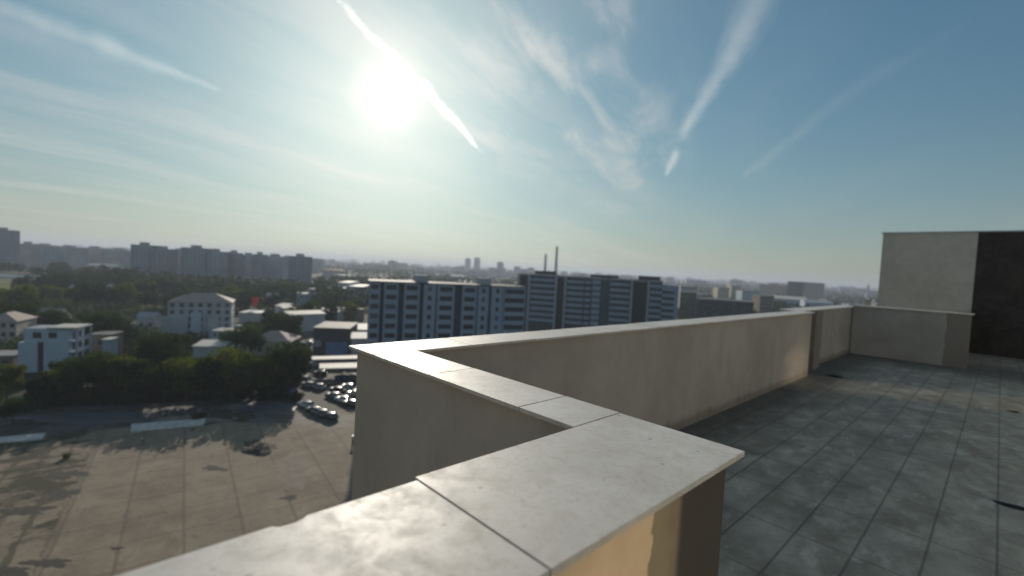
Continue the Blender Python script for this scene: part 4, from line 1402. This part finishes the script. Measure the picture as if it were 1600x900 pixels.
# ================================================================ parked cars
def car_meshes():
    def sect(x, zb, zt, wb, wt):
        return [(x, -wb, zb), (x, -wb * 1.02, (zb + zt) * .5), (x, -wt, zt), (x, wt, zt), (x, wb * 1.02, (zb + zt) * .5), (x, wb, zb)]
    secs = [sect(-2.18, .42, .72, .70, .62), sect(-2.08, .28, .88, .84, .74), sect(-1.3, .24, .95, .88, .80), sect(-.2, .22, .96, .88, .82),
            sect(.9, .22, .95, .88, .82), sect(1.7, .24, .96, .88, .80), sect(2.12, .30, .90, .84, .74), sect(2.22, .44, .74, .72, .64)]
    b_ = MB()
    for s in secs: b_.v += s
    for i in range(len(secs) - 1):
        for j in range(6):
            b_.f.append((i * 6 + j, i * 6 + (j + 1) % 6, (i + 1) * 6 + (j + 1) % 6, (i + 1) * 6 + j)); b_.mi.append(0)
    b_.f.append(tuple(range(6))); b_.mi.append(0)
    b_.f.append(tuple(len(b_.v) - 6 + i for i in range(6))); b_.mi.append(0)
    body_ = b_
    b_ = MB()   # glass house
    lo = [(-1.15, .80), (1.95, .80)]
    P = [(-1.15, -.78, .955), (2.0, -.76, .955), (2.0, .76, .955), (-1.15, .78, .955), (-.45, -.60, 1.40), (1.45, -.60, 1.40), (1.45, .60, 1.40), (-.45, .60, 1.40)]
    b_.v += P
    for q in ((0, 3, 2, 1), (4, 5, 6, 7), (0, 1, 5, 4), (1, 2, 6, 5), (2, 3, 7, 6), (3, 0, 4, 7)):
        b_.f.append(q); b_.mi.append(0)
    glass = b_
    def dome(x0, x1, hw, z0, rise, zside):
        q = MB()
        nx_, ny_ = 8, 8
        for i in range(nx_ + 1):
            for j in range(ny_ + 1):
                u = i / nx_ * 2 - 1; v_ = j / ny_ * 2 - 1
                q.v.append(((x0 + x1) / 2 + u * (x1 - x0) / 2, v_ * hw, z0 + rise * (1 - .55 * u * u) * (1 - .75 * v_ * v_)))
        for i in range(nx_):
            for j in range(ny_):
                a_ = i * (ny_ + 1) + j
                q.f.append((a_, a_ + ny_ + 1, a_ + ny_ + 2, a_ + 1)); q.mi.append(0)
        rim = [i * (ny_ + 1) for i in range(nx_ + 1)] + [nx_ * (ny_ + 1) + j for j in range(1, ny_ + 1)] + [i * (ny_ + 1) + ny_ for i in range(nx_ - 1, -1, -1)] + [j for j in range(ny_ - 1, 0, -1)]
        b0 = len(q.v)
        for r_ in rim:
            q.v.append((q.v[r_][0], q.v[r_][1], zside))
        for k_ in range(len(rim)):
            k2 = (k_ + 1) % len(rim)
            q.f.append((rim[k_], rim[k2], b0 + k2, b0 + k_)); q.mi.append(0)
        q.f.append(tuple(range(b0, b0 + len(rim)))); q.mi.append(0)
        return q
    roof = dome(-.46, 1.46, .63, 1.40, .10, 1.39)
    hood = dome(-2.12, -1.12, .76, .935, .07, .90)
    wheel = MB().tube([(0, -.11, 0), (0, .11, 0)], [.33, .33], 16)
    lamp = MB().box(-.03, .04, -.17, .17, -.07, .07)
    return body_, glass, roof, hood, wheel, lamp


def m_paint(color):
    def fn(nt, out):
        b = principled(nt, out, color, 0.22, 0.5)
        b.inputs['Coat Weight'].default_value = 1.0
        b.inputs['Coat Roughness'].default_value = 0.045
    return fn
def m_cglass(nt, out):
    principled(nt, out, (0.01, 0.012, 0.014), 0.07, 0.9)
PAINTS = {k: material('car_paint_' + k, m_paint(c)) for k, c in dict(blue=(.04, .10, .26), silver=(.45, .46, .48), black=(.012, .012, .014), white=(.7, .7, .7), grey=(.10, .11, .12), red=(.22, .02, .02), beige=(.38, .34, .27)).items()}
M_CG = material('car_glass', m_cglass)
M_TYRE = plain('tyre', (.02, .02, .02), .9, .1, 5)
M_LAMP = plain('lamp_glass', (.6, .6, .58), .15, .05, 5, spec=.6)
bB, bG, bR, bH, bW, bL = car_meshes()
BODY = {k: (bB.mesh('body', m, smooth=True, bevel=.03), bR.mesh('roof', m, smooth=True), bH.mesh('bonnet', m, smooth=True)) for k, m in PAINTS.items()}
GLASS = bG.mesh('cabin_glass', M_CG, bevel=.03)
WHEEL = bW.mesh('wheel', M_TYRE)
LAMP = bL.mesh('headlight', M_LAMP)
for me in [v[0] for v in BODY.values()]:
    me.polygons.foreach_set('use_smooth', [False] * len(me.polygons))


def car(px_, py_, ang_deg, colr, label, scale=1.0):
    P = gp(px_, py_, 0.6)
    o_ = empty('parked_car', (P.x, P.y, 0.02), math.radians(ang_deg), label, 'car', 'cars in the car park below')
    o_.scale = (scale,) * 3
    part('body', BODY[colr][0], o_); part('roof', BODY[colr][1], o_); part('bonnet', BODY[colr][2], o_); part('cabin_glass', GLASS, o_)
    for x in (-1.35, 1.4):
        for y in (-.80, .80):
            part('wheel', WHEEL, o_, (x, y, .33))
    for y in (-.55, .55):
        part('headlight', LAMP, o_, (-2.21, y, .62))
    return o_


for a in ((452, 613, 118, 'blue', 'blue car standing apart at the left end of the car park'),
          (474, 592, 30, 'beige', 'beige car half hidden by the last trees'),
          (486, 570, 34, 'grey', 'grey car under the last tree near the canopies'),
          (482, 601, 24, 'silver', 'silver car behind the blue one'),
          (497, 604, 24, 'silver', 'second silver car to the right of the silver one'),
          (516, 597, 24, 'grey', 'dark grey car just below the nearer canopy'),
          (526, 609, 24, 'black', 'black car in the middle of the middle row'),
          (521, 618, 24, 'grey', 'grey car in front of the black one of the middle row'),
          (544, 604, 24, 'silver', 'silver car nearest the parapet corner under the canopy'),
          (548, 630, 24, 'black', 'black car right at the edge of the parapet wall'),
          (478, 632, 22, 'silver', 'silver car, leftmost of the front row'),
          (490, 641, 22, 'black', 'black car, second of the front row'),
          (501, 645, 22, 'grey', 'dark grey car, third of the front row'),
          (514, 650, 22, 'black', 'black car, fourth of the front row'),
          (534, 590, 24, 'blue', 'dark blue car beneath the nearer canopy'),
          (564, 612, 24, 'white', 'white car hidden mostly by the parapet wall'),
          (576, 628, 24, 'red', 'dark red car behind the parapet wall'),
          (465, 578, 120, 'white', 'white car parked along the tree row end'),
          (500, 583, 30, 'black', 'black car in the rear row just behind the nearer canopy post'),
          (548, 590, 24, 'grey', 'grey car under the right half of the nearer canopy'),
          (553, 615, 24, 'beige', 'beige car by the parapet wall between the silver and the black ones'),
          (536, 624, 24, 'silver', 'silver car alone between the middle row and the parapet wall'),
          (476, 549, 60, 'white', 'white car on the lane beside the dark store'),
          (480, 536, 60, 'silver', 'silver car farther up the lane beside the dark store')):
    car(*a)

# post at the edge of the yard
P = gp(551, 694)
r = empty('bollard', (P.x, P.y, 0.012), 0, 'black post with a pale round cap at the yard edge', 'post')
MB().tube([(0, 0, 0), (0, 0, 1.3)], [.20, .16], 10).build('shaft', plain('black_post', (.02, .02, .02), .6, .1, 4), r)
MB().tube([(0, 0, 1.303), (0, 0, 1.5), (0, 0, 1.66)], [.30, .36, .14], 12).build('cap', plain('pale_cap', (.55, .52, .42), .4, .1, 4), r)

# heap of rubble on the concrete
P = gp(404, 703)
b = MB()
rr = random.Random(9)
N, M_ = 22, 9
for i in range(M_ + 1):
    q = i / M_
    for j in range(N):
        t = 2 * math.pi * j / N
        k = (1 - q) * (1 + .22 * math.sin(3 * t + 1) + rr.uniform(-.12, .12))
        b.v.append((3.1 * k * math.cos(t), 2.3 * k * math.sin(t), max(0, .55 * math.sin(q * 1.5) + (rr.uniform(-.16, .16) if 0 < i < M_ else 0)) if i else 0))
for i in range(M_):
    for j in range(N):
        b.f.append((i * N + j, i * N + (j + 1) % N, (i + 1) * N + (j + 1) % N, (i + 1) * N + j)); b.mi.append(0)
o_ = b.build('rubble_heap', plain('rubble', (.075, .065, .055), .95, .4, 1.2, bump=.08), loc=(P.x, P.y, .012))
tag(o_, 'dark heap of rubble lying on the concrete yard', 'rubble heap')
for (px_, py_, s, lb) in ((300, 671, .6, 'small grey block next to the wide white slab'), (367, 656, .8, 'pale lump of concrete in the dark mud patch')):
    P = gp(px_, py_)
    b = MB().prism([(-s, -s * .5), (s * .8, -s * .6), (s, s * .5), (-s * .7, s * .6)], 0, s * .5)
    tag(b.build('concrete_lump', M_GRAVEL, loc=(P.x, P.y, .03)), lb, 'concrete lump')

# ================================================================ litter on the terrace
def litter(px_, py_, pts, h, color, label, cat, name):
    P = gp(px_, py_, ZF)
    b = MB()
    n = len(pts)
    rr = random.Random(px_)
    b.v.append((0, 0, h))
    for (x, y) in pts: b.v.append((x * .55, y * .55, h * rr.uniform(.5, 1.2)))
    for (x, y) in pts: b.v.append((x, y, rr.uniform(.001, h * .3)))
    for i in range(n):
        j = (i + 1) % n
        b.f.append((0, 1 + i, 1 + j)); b.mi.append(0)
        b.f.append((1 + i, 1 + n + i, 1 + n + j, 1 + j)); b.mi.append(0)
    b.f.append(tuple(1 + n + i for i in reversed(range(n)))); b.mi.append(0)
    o_ = b.build(name, plain('litter_' + name, color, .8, .3, 30), loc=(P.x, P.y, ZF + .0015))
    tag(o_, label, cat)

litter(1583, 792, [(-.10, -.02), (-.03, -.05), (.05, -.035), (.12, -.02), (.16, .03), (.06, .045), (-.04, .035), (-.12, .02)], .018, (.015, .016, .02), 'crumpled black glove lying on the tiles at the right edge', 'glove', 'glove')
litter(1583, 644, [(-.07, -.02), (0, -.045), (.08, -.01), (.05, .03), (-.03, .04)], .02, (.04, .03, .02), 'dry brown leaf on the terrace tiles near the stair tower', 'leaf', 'dry_leaf')
litter(1303, 589, [(-.14, -.03), (0, -.06), (.12, -.04), (.15, .03), (.02, .06), (-.12, .04)], .03, (.018, .016, .014), 'dark rag lying on the tiles by the pilaster', 'rag', 'rag')

# ================================================================ condensation trails, 3 km up
def m_trail(seed, sigma):
    def fn(nt, out):
        v = nt.new('ShaderNodeVolumeScatter')
        v.inputs['Color'].default_value = (1.0, 0.99, 0.97, 1)
        v.inputs['Density'].default_value = sigma
        v.inputs['Anisotropy'].default_value = 0.72
        nt.l.new(v.outputs[0], out.inputs['Volume'])
    return material('ice_trail_%d' % seed, fn)


def trail(pts, tau, label, seed, lump=0.13):
    """pts: (px, py, half width in px): a closed tube of thin ice cloud; its chord gives the soft edge"""
    ALT = 3000.0
    Q = []
    for (a, b_) in zip(pts[:-1], pts[1:]):
        for k in range(9):
            t = k / 9
            Q.append([a[i] + (b_[i] - a[i]) * t for i in range(3)])
    Q.append(list(pts[-1]))
    rr = random.Random(seed)
    C3, RR = [], []
    ph = [rr.uniform(0, 6.28) for _ in range(3)]
    for q, (x, y, hw) in enumerate(Q):
        y2 = y + 1.3 * math.sin(q * .55 + ph[0]) + .8 * math.sin(q * 1.3 + ph[1])
        r_ = ray(x, y2)
        P = r_ * (ALT / r_.z)
        C3.append(Vector((P.x, P.y, ALT + CAM_H)))
        RR.append(max(hw, .25) * (ALT / r_.z) / F_PX * (1 + lump * math.sin(q * .8 + ph[2]) + rr.uniform(-lump, lump) * .5))
    o0 = C3[0].copy()
    root_ = empty('condensation_trail', o0, 0, label, 'vapour trail', 'condensation trails across the sky')
    mean = sum(RR) / len(RR)
    for nm, fr, sh in (('outer_veil', 1.7, .22), ('veil', 1.2, .28), ('body', .80, .30), ('core', .45, .20)):
        b = MB()
        b.tube([c - o0 + Vector((rr.uniform(-.26, .26) * r_, rr.uniform(-.22, .22) * r_, rr.uniform(-.22, .22) * r_)) for c, r_ in zip(C3, RR)], [r_ * fr * rr.uniform(.94, 1.06) for r_ in RR], 20)
        b.build(nm, m_trail(seed * 10 + len(nm), tau * sh / (2 * mean * fr)), root_)


trail([(-60, -8, 12), (40, 26, 12), (150, 66, 12), (250, 106, 8), (345, 140, 2)], .085, 'long soft vapour trail in the upper left of the sky', 1)
trail([(505, -30, 3.5), (545, 18, 4.2), (585, 62, 4.5), (630, 104, 5.2), (680, 155, 5.4), (725, 205, 3.6), (756, 242, .6)], .07, 'bright thick vapour trail passing right beside the sun', 2)
trail([(1205, -40, 20), (1165, 40, 19), (1143, 85, 16), (1122, 120, 11), (1090, 170, 9), (1068, 208, 7), (1063, 217, 1)], .11, 'wavy widening vapour trail in the right half of the sky', 3)
trail([(1061, 232, 2), (1055, 243, 6), (1046, 262, 5), (1040, 275, 1)], .07, 'short detached piece of vapour trail below the wavy one', 4)
trail([(1520, 30, 3), (1400, 100, 12), (1320, 150, 10), (1262, 196, 9), (1215, 235, 6), (1180, 262, 7), (1155, 278, 1)], .028, 'faint thin vapour trail at the far right of the sky', 5)

# ================================================================ haze
def m_haze(nt, out):
    v = nt.new('ShaderNodeVolumePrincipled')
    v.inputs['Color'].default_value = (0.62, 0.69, 0.80, 1)
    v.inputs['Density'].default_value = HAZE
    v.inputs['Anisotropy'].default_value = 0.25
    nt.l.new(v.outputs[0], out.inputs['Volume'])
HAZE = 2.5e-4
b = MB().box(-14000, 14000, -14000, 14000, -1.0, 96.0)
tag(b.build('haze', material('haze_air', m_haze)), kind='stuff')
